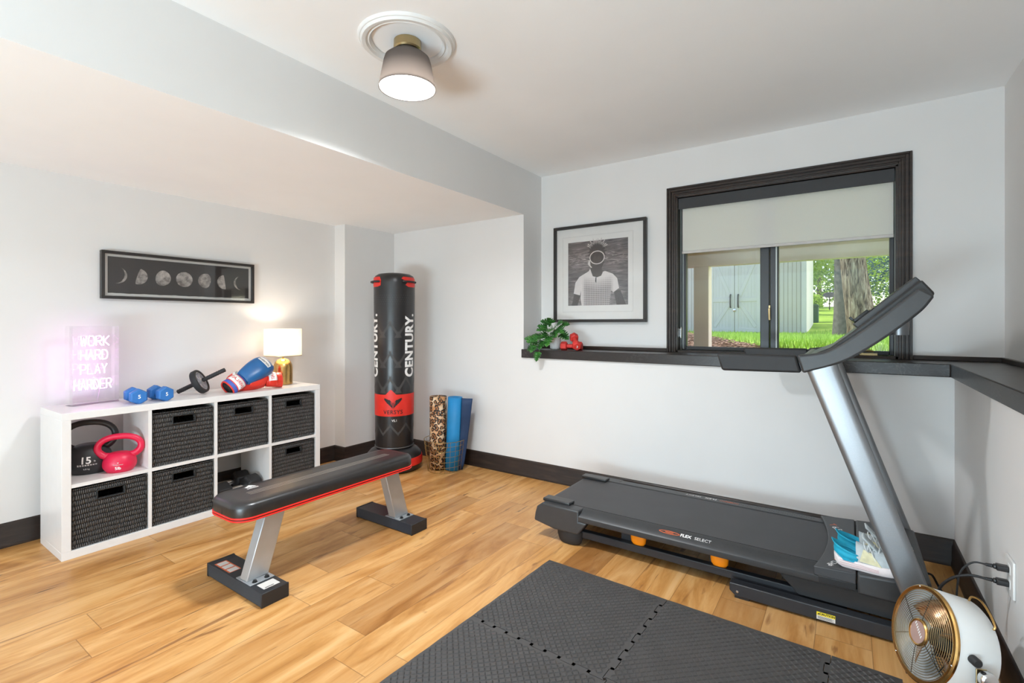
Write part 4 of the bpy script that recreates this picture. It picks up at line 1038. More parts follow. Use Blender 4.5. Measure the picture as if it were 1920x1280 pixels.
# ------------------------------------------------------------------ treadmill
tm = thing('treadmill', (-.6, 2.76, 0), 'black treadmill with grey slanted uprights below the window', 'treadmill')
YN, YF = 2.43, 3.09
def bolt_dots(mb, x0, x1, y0, y1, zf, px=.022, py=.016):
    r = 0; y = y0
    while y <= y1:
        x = x0 + (px / 2 if r % 2 else 0)
        while x <= x1:
            z = zf(y); q = .004; mb.add([V((x - q, y, z)), V((x, y - q * .6, z)), V((x + q, y, z)), V((x, y + q * .6, z)), V((x, y, z + .0016))], [(0, 1, 4), (1, 2, 4), (2, 3, 4), (3, 0, 4)])
            x += px
        y += py; r += 1
for s, nm in ((1, 'near'), (-1, 'far')):
    Y = lambda y: YN + (y - YN) if s > 0 else YF - (y - YN)
    zo = .178 if s > 0 else .199; sk = (.203 - zo) / .063; zm = zo + .032 * sk
    pr = [(Y(2.432), .144), (Y(2.43), .150), (Y(2.43), zo - .006), (Y(2.435), zo), (Y(2.498), .203), (Y(2.506), .203), (Y(2.506), .144)]
    ro = MB().prism(pr, -1.44, .02, 'yz').build('side_rail', 'plastic', tm, world=True, bevel=.003)
    d = MB(); bolt_dots(d, -.62, -.14, 2.447, 2.492, lambda y: zo + (y - 2.435) * sk); d.v = [V((p.x, Y(p.y), p.z)) for p in d.v]
    d.build('tread_dots', 'plastic', ro, world=True, smooth=0)
    t = MB()
    if s > 0:
        add_text(t, 'FLEX', .024, (-.655, 0, 0), (1, 0, 0), (0, 1, 0), bold=.0008); add_text(t, 'SELECT', .024, (-.575, 0, 0), (1, 0, 0), (0, 1, 0))
    else:
        add_text(t, 'FLEX', .030, (-.665, 0, 0), (-1, 0, 0), (0, -1, 0), bold=.0008); add_text(t, 'SELECT', .028, (-.765, 0, 0), (-1, 0, 0), (0, -1, 0))
    t.warp(lambda p: V((p.x, (2.467 + p.y) if s > 0 else Y(2.467) + p.y, zm + p.y * sk * s + .0006)))
    t.build('rail_lettering', 'whitep', ro, world=True, smooth=0, label='white lettering on the side rail')
    e = MB(); xa = (-.735 if s > 0 else -.565)
    P = circ((xa, 0), .052, .010, 28); Q = circ((xa, 0), .047, .0062, 28)
    e.add([V((a, b, 0)) for a, b in P + Q], [(i, (i + 1) % 28, 28 + (i + 1) % 28, 28 + i) for i in range(28)])
    e.box((xa - .02, -.002, 0), (xa + .02, .002, .0003))
    e.warp(lambda p: V((p.x, Y(2.467 + p.y), zm + p.y * sk + .0004 + p.z)))
    e.build('rail_emblem', 'orangep', ro, world=True, smooth=0, label='orange oval mark on the side rail')
    # rear end cap and foot
    ca = MB(); pts = [(-1.507, .094), (-1.500, .140), (-1.488, .178), (-1.455, .203), (-1.22, .203), (-1.22, .144), (-1.17, .144), (-1.225, .072), (-1.30, .070), (-1.375, .070)]
    y0, y1 = sorted((Y(2.428), Y(2.505))); ca.prism(pts, y0, y1, 'xz')
    cp = ca.build('end_cap', 'plastic', tm, world=True, bevel=.008, seg=3)
    MB().box((-1.475, Y(2.474), .198), (-1.30, Y(2.54), .217)).build('cap_clip', 'plastic2', cp, world=True, bevel=.006, seg=3)
    MB().at((-1.29, (Y(2.432) + Y(2.50)) / 2, .004)).lathe([(0, 0), (.058, 0), (.068, .01), (.078, .04), (.08, .075), (0, .075)], 32, sy=.44).build('rear_foot', 'rubber', cp, world=True)
    # lower frame rail and base rail
    MB().box((-1.24, Y(2.462), .046), (.0, Y(2.50), .085)).build('frame_rail', 'steelblk', tm, world=True, bevel=.004)
    y0, y1 = sorted((Y(2.39), Y(2.44)))
    bp = [(-.442, .030), (-.415, .008), (.305, .008), (.305, .064), (-.442, .064)]
    br_ = MB().prism(bp, y0, y1, 'xz').build('base_rail', 'steelblk', tm, world=True, bevel=.004)
    for xf in (-.39, .27): MB().box((xf - .03, y0 + .004, 0), (xf + .03, y1 - .004, .009)).build('foot_pad', 'rubber', br_, world=True)
    if s > 0:
        MB().at((-.408, y0 - .0005, .032), (R(90), 0, 0)).lathe([(0, 0), (.006, 0), (.006, .003), (0, .004)], 6).build('bolt', 'chrome', br_, world=True)
        lb = MB().box((-.105, y0 - .0006, .014), (-.040, y0, .030), 0).box((-.105, y0 - .0006, .030), (-.040, y0, .044), 1)
        add_text(lb, 'CAUTION', .012, (-.068, y0 - .001, .0372), (1, 0, 0), (0, 0, 1), 2, bold=.0005)
        lb.add([(-.102, y0 - .001, .033), (-.094, y0 - .001, .033), (-.098, y0 - .001, .041)], [(0, 1, 2)], 2)
        for k in range(4): lb.box((-.101, y0 - .001, .017 + k * .003), (-.046 - .006 * (k % 2), y0 - .0007, .0182 + k * .003), 3)
        lb.build('caution_label', ['paper', 'yellow', 'blackp', 'greyp'], br_, world=True, smooth=0, label='yellow and white caution label')
    # side cover under the motor hood
    MB().prism([(-.235, .125), (-.195, .088), (-.183, .072), (-.172, .066), (.262, .066), (.262, .152), (-.255, .152)], *sorted((Y(2.444), Y(2.50))), 'xz').build('side_cover', 'plastic2', tm, world=True, bevel=.003)
    # cushions
    for x in (-.90, -.502):
        MB().at((x, Y(2.484), .0850)).lathe([(0, 0), (.030, 0), (.038, .010), (.041, .030), (.041, .058), (0, .058)], 28, sy=.5).build('cushion', 'orange', tm, world=True, label='orange rubber cushion')
    # upright, tapered rounded section
    y0, y1 = sorted((Y(2.392), Y(2.452)))
    def sec(z, x0, x1): return [V((x, y, z)) for x, y in [((x0 + x1) / 2 + (a - .5) * (x1 - x0), y0 + b * (y1 - y0)) for a, b in rrect(0, 0, 1, 1, .24, 4)]]
    up = MB().loft([sec(.064, .217, .313), sec(.20, .167, .266), sec(.60, .019, .127), sec(1.05, -.146, -.028), sec(1.10, -.164, -.04)])
    up.build('upright', 'silver', tm, world=True, smooth=60)
    # console arm
    hi = spline([(-.176, 1.102, 0), (-.104, 1.113, 0), (-.053, 1.132, 0), (.017, 1.183, 0), (.108, 1.262, 0), (.183, 1.332, 0), (.224, 1.371, 0)], 4)
    lo = spline([(.266, 1.333, 0), (.244, 1.298, 0), (.219, 1.269, 0), (.167, 1.219, 0), (.099, 1.160, 0), (.02, 1.100, 0), (-.053, 1.062, 0), (-.155, 1.027, 0)], 4)
    y0, y1 = sorted((Y(2.388), Y(2.445)))
    am = MB().prism([(p.x, p.y) for p in hi + [V((.268, 1.342, 0))] + lo], y0, y1, 'xz')
    am.build('console_arm', 'plastic', tm, world=True, bevel=.012, seg=3)
    MB().prism([(-.497, 1.098), (-.180, 1.101), (-.160, 1.028), (-.474, 1.022)], y0 + .002, y1 - .002, 'xz').build('handlebar', 'rubber', tm, world=True, bevel=.010, seg=3)
# deck and belt
MB().box((-1.44, 2.507, .165), (.0, 3.013, .186)).build('deck_board', 'dark', tm, world=True)
bt = MB(); P = [(-1.46, .1795)] + [(-1.452 - .014 * cos(a), .188 + .012 * sin(a)) for a in (R(-30), R(10), R(50), R(80))] + [(-1.44, .2005), (-.06, .2005), (-.06, .196), (-1.44, .196), (-1.45, .19)]
bt.prism(P, 2.515, 3.005, 'xz')
MT['belt'] = mat('treadmill_belt', '3A393B', .5, var=.12, vscale=6, bump=.2, bscale=900)
bt.build('running_belt', 'belt', tm, world=True)
MB().cyl((-1.435, 2.51, .165), (-1.435, 3.01, .165), .022, n=24).build('rear_roller', 'rubber', tm, world=True)
for a in (-1.0, -.55): MB().box((a, 2.50, .06), (a + .06, 3.02, .165)).build('cross_member', 'steelblk', tm, world=True)
# motor hood with concave rear lip
arc = [(-.118 + .042 * sin(pi * k / 14) ** .9, 2.428 + (3.092 - 2.428) * k / 14) for k in range(15)]
hd = MB(); outl = arc + [(.03, 3.092), (.03, 2.428)]
def hood(pl, z0, za, zb): 
    n = len(pl); vs_ = [V((x, y, z0)) for x, y in pl] + [V((x, y, za + (zb - za) * (x + .12) / .45)) for x, y in pl]
    return vs_, [(i, (i + 1) % n, n + (i + 1) % n, n + i) for i in range(n)] + [tuple(range(n - 1, -1, -1)), tuple(range(n, 2 * n))]
hd.add(*hood(outl, .176, .213, .243)); ho = hd.build('motor_hood', mat('graphite_hood', '3B3B3D', .42, var=.05, bump=.06, bscale=400), tm, world=True, bevel=.004)
hd2 = MB(); hd2.add(*hood([(.033, 2.426), (.033, 3.094), (.18, 3.094), (.268, 3.05), (.268, 2.46), (.20, 2.426)], .140, .213, .243)); hd2.build('hood_front', 'plastic', tm, world=True, bevel=.010, seg=3)
for a, b in ((2.427, 2.44), (3.08, 3.093)): MB().box((-.10, a, .150), (.03, b, .178)).build('hood_skirt', 'plastic2', ho, world=True, bevel=.002)
def hz(x): return .213 + .03 * (x + .12) / .45 + .0007
t = MB()
add_text(t, 'T', .042, (-.062, 2.965, 0), (.55, -.83, 0), (.83, .55, 0), 1, bold=.0006); add_text(t, '6.5 S', .042, (-.036, 2.905, 0), (.45, -.89, 0), (.89, .45, 0), 0, bold=.0004)
add_text(t, '2.6', .036, (-.030, 2.545, 0), (-.45, -.89, 0), (.89, -.45, 0), 1, bold=.0006); add_text(t, 'CHP', .032, (-.054, 2.487, 0), (-.45, -.89, 0), (.89, -.45, 0), 0, bold=.0004)
t.warp(lambda p: V((p.x, p.y, hz(p.x)))); t.build('hood_lettering', ['whitep', 'orangep'], ho, world=True, smooth=0, label='white and orange lettering on the hood')
# console between the arms
cs = MB().prism([(-.165, 1.085), (-.06, 1.135), (.02, 1.205), (.232, 1.404), (.240, 1.402), (.277, 1.352), (.268, 1.335), (.06, 1.14), (-.04, 1.065), (-.15, 1.045)], 2.447, 3.073, 'xz')
co = cs.build('console', 'plastic2', tm, world=True, bevel=.008, seg=3)
sl = V((.73, 0, .685)).normalized(); nn_ = V((-.685, 0, .73)).normalized()
def slab(name, a0, a1, y0, y1, h0, h1, m, par, bev=.004):
    o0 = V((.02, 0, 1.205)); mb = MB(); vs_ = []
    for h in (h0, h1):
        for a, y in ((a0, y0), (a1, y0), (a1, y1), (a0, y1)): q = o0 + sl * a + nn_ * h; vs_.append(V((q.x, y, q.z)))
    mb.add(vs_, [(3, 2, 1, 0), (4, 5, 6, 7), (0, 1, 5, 4), (1, 2, 6, 5), (2, 3, 7, 6), (3, 0, 4, 7)]); return mb.build(name, m, par, world=True, bevel=bev)
slab('display_bezel', .02, .297, 2.50, 3.02, -.004, .020, 'plastic', co)
slab('display_screen', .12, .27, 2.60, 2.92, .0195, .0215, mat('dark_screen', '16181A', .12, var=.02), co, 0)
slab('tablet_tray', .03, .10, 2.60, 2.92, .0195, .034, 'plastic2', co)
slab('tray_lip', .028, .038, 2.66, 2.86, .033, .052, 'plastic', co, .002)
for y in (2.53, 2.99): slab('cup_recess', .045, .12, y - .02, y + .02, .0195, .023, 'rubber', co, .002)
MB().cyl((-.150, 2.447, 1.085), (-.150, 3.073, 1.085), .017, n=18).build('front_crossbar', 'silver', co, world=True, label='grey front crossbar')
MB().at((.205, 2.99, 1.182)).lathe([(.0, 0), (.038, 0), (.042, .10), (0, .10)], 28).build('cup_holder', 'silver', co, world=True, label='grey cup holder under the console')
MB().box((.235, 2.45, .012), (.295, 3.07, .055)).build('front_crossmember', 'steelblk', tm, world=True, bevel=.004)

# ------------------------------------------------------------------ running shoes on the treadmill hood
MT['teal'] = mat('teal_knit', '1BA4C4', .65, var=.10, vscale=40, bump=.15, bscale=500)
MT['knit'] = mat('pale_grey_knit', 'BFC6C8', .8, var=.10, vscale=60, bump=.2, bscale=700)
MT['cream'] = mat('cream_overlay', 'D9D3AE', .7, var=.12, vscale=50)
MT['sole'] = mat('pinkish_white_foam', 'EADFDD', .55, var=.04, vscale=90)
MT['lace'] = mat('white_lace', 'D9DCDC', .8, var=.05)
MT['rose'] = mat('rose_line', 'CFA0A6', .6)
def shoe(loc, rz, label):
    s = thing('running_shoe', loc, label, 'shoe', rotz=rz, group='pair of running shoes on the treadmill', rot=(0, R(-3.5), rz))
    L = .262
    def hw(u): return (.030 + .013 * sin(pi * min(1, u * 1.02)) + .010 * max(0, sin(pi * (u - .35) / .7))) * (1 if u < .82 else sqrt(max(.02, 1 - ((u - .82) / .185) ** 2)))
    rings = []
    N = 18
    for z, g in ((.004, -.006), (.0, -.002), (.012, .003), (.026, .003), (.034, -.001)):
        pts = []
        for k in range(N + 1):
            u = k / N; tz = .022 * max(0, (u - .72) / .28) ** 2 + .020 * max(0, (.14 - u) / .14) ** 2
            pts.append((u * L, u, tz))
        ring = [V((x, hw(u) + g if u not in (0, 1) else (hw(u) + g) * .6, z + tz)) for x, u, tz in pts] + [V((x, -hw(u) - g if u not in (0, 1) else -(hw(u) + g) * .6, z + tz)) for x, u, tz in pts[::-1]]
        rings.append(ring)
    MB().loft(rings).build('midsole', 'sole', s, smooth=60)
    for k in (0, 2, 4):
        MB().tube([(L * u, -hw(u) - .0035, .012 + .005 * k * (1 - u) + .022 * max(0, (u - .72) / .28) ** 2) for u in [.08 + .5 * q / 8 for q in range(9)]], .0008, 5).build('sole_line', 'rose', s)
    # upper: arches along the length
    up = []
    for k in range(15):
        u = .30 + .69 * k / 14; h = .075 - .042 * ((u - .30) / .69) ** .8; x = u * L; w = hw(u) - .002; zb = .030 + .022 * max(0, (u - .72) / .28) ** 2
        if k == 14: h = .016; w *= .7
        up.append([V((x, w * cos(a), zb + h * sin(a) ** .75)) for a in [pi * q / 12 for q in range(13)]])
    MB().loft(up).build('upper', 'knit', s, smooth=70)
    for sgn in (-1, 1):
        ov = MB(); q = []
        for u, z in ((.34, .040), (.40, .088), (.50, .080), (.62, .034)): 
            w = hw(u); f = (z - .03) / .08; q.append(V((u * L, sgn * (w * sqrt(max(0, 1 - f * f * .9)) + .0012), z)))
        ov.add(q, [(0, 1, 2, 3)]); ov.build('side_overlay', 'cream', s, solid=.002, smooth=0, label='cream side overlay')
    # ribbed heel collar: nested flaring shells
    for j in range(6):
        off = .004 * j; dz = .011 * j
        def shell(a, v, j=j):
            an = R(-118 + 236 * a) + pi; base = .036 - .0006 * j + .0016 * sin(v * 40 + j * 1.3)
            flare = 1 + .24 * max(0, v - .55) * (1 - abs(2 * a - 1))
            top = (.104 - .012 * j) - .046 * min(1, abs(2 * a - 1)) ** 1.0 if True else 0
            x = .060 + base * 1.62 * cos(an) * flare; y = (base + .004 * abs(sin(an))) * sin(an); z = .030 + (top - .030) * v + .0016 * sin(v * 26 + j)
            return V((x - .003 * j * 0 + (.0035 * (j)) * .6, y, z))
        MB().grid(20, 8, shell).build('heel_collar', 'teal', s, solid=.003, smooth=70, label='teal ribbed heel collar')
    tg = MB(); tg.grid(6, 8, lambda a, v: V((.155 - .052 * v, (a - .5) * (.046 + .012 * v), .078 + .062 * v - .006 * (2 * a - 1) ** 2)))
    tg.build('tongue', 'knit', s, solid=.006, smooth=70)
    lc = MB()
    for k in range(5):
        x = .118 + .017 * k; z = .104 - .0095 * k
        lc.tube(spline([(x, -.030 + .002 * k, z - .018), (x + .004, -.015, z + .003), (x + .006, .015, z + .003), (x + .010, .030 - .002 * k, z - .018)], 4), .0022, 6)
    lc.tube(spline([(.118, -.004, .110), (.108, -.030, .116), (.112, -.046, .096), (.124, -.036, .080), (.126, -.010, .106)], 6), .0019, 6)
    lc.tube(spline([(.118, -.004, .110), (.128, -.034, .094), (.140, -.045, .060), (.150, -.048, .032)], 6), .0019, 6)
    lc.build('laces', 'lace', s)
    return s
shoe((-.042, 2.502, .2195), R(-4), 'pale grey running shoe with teal heel on the treadmill hood, the one nearer the room')
shoe((-.030, 2.615, .2205), R(3), 'pale grey running shoe with teal heel on the treadmill hood, the one nearer the wall')

# ------------------------------------------------------------------ drum fan
nF = V((-.875, -.408, .259)).normalized(); cF = V((.205, 2.079, .2235)); RF = .146; LF = .118
ff = thing('floor_fan', (.262, 2.106, 0), 'white drum fan with brass ring grille on the floor beside the treadmill', 'fan')
zx = V((0, 0, 1)); fx = zx.cross(nF).normalized(); fy = nF.cross(fx); MF = Matrix((fx, fy, nF)).transposed()
def F(): return MB().at(cF, MF)
F().lathe([(RF - .012, -LF), (RF - .004, -LF), (RF, -LF + .006), (RF, -.004), (RF - .003, 0), (RF - .005, -.004), (RF - .005, -LF + .01)], 64, closed=True).build('housing', mat('white_fan_housing', 'E3E4E2', .3, var=.015), ff, world=True)
F().lathe([(RF - .006, -.004), (RF + .0015, -.004), (RF + .0025, .003), (RF - .002, .007), (RF - .012, .005), (RF - .012, .001)], 64, closed=True).build('front_ring', 'brass', ff, world=True)
gr = F(); dome = lambda r: .016 - .012 * (r / RF) ** 2
for k in range(13):
    r = .046 + k * .0072; gr.tube([(r * cos(a), r * sin(a), dome(r)) for a in [2 * pi * q / 56 for q in range(56)]], .00105, 6, closed=True)
go = gr.build('grille', 'antbrass', ff, world=True)
sp = F()
for k in range(6):
    a = pi / 2 + k * pi / 3 + .03; sp.tube([(r * cos(a), r * sin(a), dome(r) - .002) for r in (.038, .06, .09, .12, RF - .008)], .0013, 6)
sp.build('grille_spokes', 'rubber', go, world=True)
hbm = F().lathe([(0, .017), (.034, .017), (.0345, .014), (.034, .010), (0, .010)], 40, 0).lathe([(.034, .010), (.041, .010), (.042, .016), (.038, .0195), (.034, .018)], 40, 1, closed=True)
hbm.build('hub_badge', [mat('rose_badge', 'C9A9A0', .35, metal=.4, var=.03), 'brass'], go, world=True)
t = MB(); add_text(t, 'fan', .02, (0, .004, 0), (1, 0, 0), (0, 1, 0)) if False else None
bmk = F()
for k in range(7): 
    q = -.020 + k * .006; bmk.add([(q, -q * .8 + .003, .0176), (q + .0035, -q * .8 + .001, .0176), (q + .006, -q * .8 + .011, .0176), (q + .003, -q * .8 + .012, .0176)], [(0, 1, 2, 3)])
bmk.build('badge_script', 'whitep', go, world=True, smooth=0, label='white slanted script on the badge')
for k in range(4):
    a0 = k * pi / 2 + .5; bl_ = F()
    def bf(u, v):
        r = .030 + .092 * v; wdt = R(64) * (1 - .25 * v) * (.35 + .65 * min(1, v * 2.2)); a = a0 + (u - .5) * wdt + .35 * v
        return (r * cos(a), r * sin(a), -.052 + (u - .5) * .046)
    bl_.grid(8, 8, bf); bl_.build('blade', mat('copper_blade', 'C99A78', .22, metal=.9, var=.03) if k == 0 else bpy.data.materials['copper_blade'], ff, world=True, solid=.002, smooth=80)
F().lathe([(0, -.03), (.026, -.03), (.032, -.04), (.034, -.108), (0, -.108)], 30).build('motor', 'plastic2', ff, world=True)
rg = F()
for k in range(10):
    r = .04 + k * .0108; rg.tube([(r * cos(a), r * sin(a), -LF + .004) for a in [2 * pi * q / 44 for q in range(44)]], .0016, 5, closed=True)
for k in range(16):
    a = k * pi / 8; rg.tube([(.03 * cos(a), .03 * sin(a), -LF + .003), ((RF - .008) * cos(a), (RF - .008) * sin(a), -LF + .003)], .0016, 5)
rg.build('rear_grille', 'plastic2', ff, world=True)
scr = F()
for k in range(3):
    a = pi / 2 + .45 + k * 2 * pi / 3; scr.at(cF + MF @ V(((RF - .004) * cos(a), (RF - .004) * sin(a), .006)), MF); scr.sphere((0, 0, 0), .0032, 10, 6)
scr.build('screw', 'chrome', ff, world=True)
pv = V((.423, -.906, 0)); cb = cF - nF * .06
hn = MB(); hb0 = cb + MF @ V((0, RF + .001, 0))
hn.tube(spline([hb0 + MF @ V((-.012, -.006, -.045)), hb0 + MF @ V((-.008, .014, -.045)), hb0 + MF @ V((.02, .020, -.05)), hb0 + MF @ V((.060, .002, -.052)), hb0 + MF @ V((.090, -.022, -.052)), hb0 + MF @ V((.088, -.036, -.05))], 6), .0032, 8)
hn.build('carry_handle', 'brass', ff, world=True)
yk = MB(); pa = cb + pv * (RF + .012); pb_ = cb - pv * (RF + .012)
for a in (pa, pb_):
    e = a - cb
    yk.add([V((a.x + i * pv.y * .014 + j * pv.x * .002, a.y - i * pv.x * .014 + j * pv.y * .002, z)) for z in (.002, a.z + .016) for i, j in ((-1, -1), (1, -1), (1, 1), (-1, 1))],
           [(3, 2, 1, 0), (4, 5, 6, 7), (0, 1, 5, 4), (1, 2, 6, 5), (2, 3, 7, 6), (3, 0, 4, 7)])
yk.add([V((q.x + i * pv.y * .014, q.y - i * pv.x * .014, z)) for z in (.002, .007) for q, i in ((pa, -1), (pa, 1), (pb_, 1), (pb_, -1))], [(3, 2, 1, 0), (4, 5, 6, 7), (0, 1, 5, 4), (1, 2, 6, 5), (2, 3, 7, 6), (3, 0, 4, 7)])
yk.build('yoke_stand', 'antbrass', ff, world=True, bevel=.001)
fb = MB()
for a in (pa, pb_):
    d = V((-.906, -.423, 0)); q = cb.copy(); c0 = a - pv * .02 * (1 if a == pa else -1)
    fb.cyl(V((c0.x, c0.y, .006)) + d * .03, V((c0.x, c0.y, .006)) - d * .06, .006, n=10)
fb.build('foot', 'rubber', ff, world=True)
kn = MB(); kn.at(pa + pv * .002, rotm(pv)).lathe([(0, 0), (.011, 0), (.011, .012), (.0, .012)], 18, 0).lathe([(.0, .012), (.021, .012), (.023, .015), (.023, .030), (.018, .034), (.0, .034)], 24, 1)
kp = kn.build('pivot_knob', ['rubber', 'chrome'], ff, world=True, bevel=.001, label='chrome pivot knob')
MB().at(cb + pv * (RF - .002) + MF @ V((0, .03, .022)), rotm(pv)).lathe([(0, 0), (.013, 0), (.013, .02), (.010, .024), (0, .024)], 22).build('switch_knob', 'rubber', ff, world=True, label='black switch knob')

# power cords
def cord(label, zp, path, r):
    c = thing('power_cord', (XR - .009, 2.28, zp), label, 'cord', group=None)
    x0 = XR - .009
    MB().prism(rrect(2.28 - .013, zp - .010, 2.28 + .013, zp + .010, .006, 4), x0 - .030, x0, 'yz').cyl((x0 - .030, 2.28, zp), (x0 - .038, 2.28, zp), .009, .0075).cyl((x0 - .038, 2.28, zp), (x0 - .058, 2.28, zp), .0055, .0042).build('plug', 'plastic2', c, world=True, bevel=.002)
    g = MB()
    for k in range(4): g.cyl((x0 - .040 - k * .004, 2.28, zp), (x0 - .042 - k * .004, 2.28, zp), .0066 - .0004 * k)
    g.build('strain_relief', 'plastic2', c, world=True)
    MB().tube(spline([(x0 - .055, 2.28, zp)] + path, 8), r, 8).build('cable', 'rubber', c, world=True)
cord('thin black power cord from the upper socket, dropping behind the fan', .419, [(.355, 2.283, .415), (.325, 2.29, .37), (.316, 2.295, .28), (.318, 2.30, .17), (.33, 2.285, .08), (.335, 2.25, .03), (.36, 2.20, .012), (.372, 2.17, .04), (.352, 2.165, .13)], .0030)
cord('thick black power cord from the lower socket, looping to the treadmill', .371, [(.345, 2.285, .368), (.30, 2.30, .335), (.27, 2.315, .27), (.285, 2.325, .15), (.33, 2.345, .05), (.365, 2.46, .012), (.375, 2.66, .008), (.365, 2.86, .012), (.34, 2.92, .05), (.315, 2.90, .10), (.280, 2.86, .115)], .0046)

# ------------------------------------------------------------------ foam floor tiles
MT['foam'] = mat('black_foam', '474443', .46, var=.08, vscale=9, bump=.10, bscale=500, spec=.55)
def tile(ix, iy, label, w=.608, cut=None):
    T = .61; o = thing('foam_floor_tile', (0, 0, 0), label, 'floor mat tile', group='interlocking foam floor tiles')
    W_ = cut or T; n = 10; tb = .0085
    def edge(x0, y0, x1, y1, tabs, ph):
        P = []; d = V((x1 - x0, y1 - y0)); L = d.length; d = d / L; nx = V((d.y, -d.x)); k_ = max(2, int(round(n * L / T)))
        for k in range(k_):
            a, b = L * k / k_, L * (k + 1) / k_; g = (tb if (k + ph) % 2 else -tb) if tabs else 0
            w_ = (b - a) * .10
            if tabs: 
                ww = w_ if g > 0 else -w_
                P += [(a - (ww if k else 0), g), (b + (ww if k < k_ - 1 else 0), g)]
            else: P.append((a, .0015 if k % 2 else 0))
        return [(x0 + d.x * t + nx.x * g, y0 + d.y * t + nx.y * g) for t, g in P]
    g = .0012
    has = lambda i, j: 0 <= i <= 2 and j <= 0
    P = []
    P += edge(g, -T + g, W_ - g, -T + g, True, 0)                                  # side towards the room
    P += edge(W_ - g, -T + g, W_ - g, -g, ix < 2, 0)
    P += edge(W_ - g, -g, g, -g, iy < 0, 0 if round(n * W_ / T) % 2 else 0)
    P += edge(g, -g, g, -T + g, ix > 0, 0)
    MB().prism(P, .001, .0118).build('tile_sheet', 'foam', o, smooth=0)
    b = MB(); p = .0212; i = 0; y = -T + .018
    while y < -.016:
        j = 0; x = .018
        while x < W_ - .014:
            a = R(45) if (i + j) % 2 else R(-45); l, w_ = .0118, .0036; c, s = cos(a), sin(a); z0 = .0116; z1 = .0150
            q = [(-l, 0, z0), (0, -w_, z0), (l, 0, z0), (0, w_, z0), (-l * .45, 0, z1), (l * .45, 0, z1)]
            b.add([(x + u * c - v * s, y + u * s + v * c, z) for u, v, z in q], [(0, 1, 5, 4), (1, 2, 5), (2, 3, 5), (3, 0, 4, 5)])
            x += p * .72; j += 1
        y += p * .72; i += 1
    b.build('raised_tread', 'foam', o, smooth=30)
    a = R(-2.2); x0 = ix * T; y0 = iy * T
    o.location = (-1.276 + x0 * cos(a) - y0 * sin(a), 2.206 + x0 * sin(a) + y0 * cos(a), 0); o.rotation_euler = (0, 0, a)
    return o
tile(0, 0, 'black foam floor tile at the mat corner pointing towards the punching bag')
tile(1, 0, 'black foam floor tile alongside the middle of the treadmill, nearest its base rail')
tile(2, 0, 'narrow black foam floor tile in front of the drum fan', cut=.215)
tile(0, -1, 'black foam floor tile at the left bottom of the photo, nearest the bench')
tile(1, -1, 'black foam floor tile at the bottom edge of the photo, farthest from the wall')

# ------------------------------------------------------------------ the yard outside the window
def gh(x, y):
    t = min(1, max(0, (y - 13) / 17)); return .98 + 1.15 * t * t * (3 - 2 * t) + .03 * sin(x * .7 + y * .4) * min(1, max(0, (y - 8) / 6))
def m_ground():
    n = NT('lawn_and_mulch_ground')
    x, y, z = n.xyz()
    g = n.noise(1.1, 4, .6); g2 = n.noise(55, 3, .6)
    c = n.ramp(g, [(.3, '6C8A2E'), (.5, '97B843'), (.72, 'BDD35E')])
    c = n.mix(n.math('MULTIPLY', g2, .45), c, '4C6422')
    mu = n.ramp(g2, [(.3, '4A3528'), (.5, '7A5A46'), (.7, 'A98F7C')])
    k = n.math('ADD', n.math('ADD', y, n.math('MULTIPLY', x, 2.96)), n.math('MULTIPLY', g, 1.6))
    f = n.ramp(n.math('DIVIDE', n.math('SUBTRACT', k, 4.0), .8), [(0, (0, 0, 0)), (1, (1, 1, 1))])
    n.p(col=n.mix(f, mu, c), rough=.9, spec=.15); return n.m
g = MB(); gx = 60; gy = 70
g.grid(gx, gy, lambda u, v: (lambda x, y: V((x, y, gh(x, y))))(-16 + 32 * u, 3.81 + 46 * v ** 1.6))
tag(g.build('yard_ground', m_ground(), smooth=80), 'sunlit lawn with bark mulch near the house, seen through the window', 'ground', kind='structure')
rng = random.Random(5)
# grass blades and bark chips: nobody could count them
gm = MB()
for _ in range(14000):
    y = 5.0 + 10.5 * rng.random() ** 1.2; x = -4.2 + rng.random() * 6.0
    if y + 2.96 * x < 3.4 or (x < -.8 and y > 14.8): continue
    h = .05 + .05 * rng.random(); a = rng.random() * pi; dx, dy = .008 * cos(a), .008 * sin(a); z = gh(x, y) - .004; lx, ly = (rng.random() - .5) * .05, (rng.random() - .5) * .05
    gm.add([(x - dx, y - dy, z), (x + dx, y + dy, z), (x + lx, y + ly, z + h)], [(0, 1, 2)])
tag(gm.build('grass', mat('grass_blade', 'A6C650', .7, var=.25, vscale=2), smooth=0), 'bright green grass blades in front of the grey shed', 'grass', kind='stuff')
gm = MB()
for _ in range(3500):
    y = 4.9 + 5.5 * rng.random(); x = -4.5 + rng.random() * 4.2
    if y + 2.96 * x > 3.7: continue
    a = rng.random() * pi; l, w_ = .02 + .03 * rng.random(), .008 + .01 * rng.random(); z = gh(x, y) + .004 + .015 * rng.random(); c, s = cos(a), sin(a); tl_ = (rng.random() - .5) * .02
    gm.add([(x + u * c - v * s, y + u * s + v * c, z + tl_ * (1 if u > 0 else -1) + .006 * q) for q in (0, 1) for u, v in ((-l, -w_), (l, -w_), (l, w_), (-l, w_))], [(3, 2, 1, 0), (4, 5, 6, 7), (0, 1, 5, 4), (1, 2, 6, 5), (2, 3, 7, 6), (3, 0, 4, 7)])
tag(gm.build('bark_mulch', mat('bark_chip', '8C6C56', .85, var=.5, vscale=25), smooth=0), 'brown bark mulch chips around the deck post', 'mulch', kind='stuff')
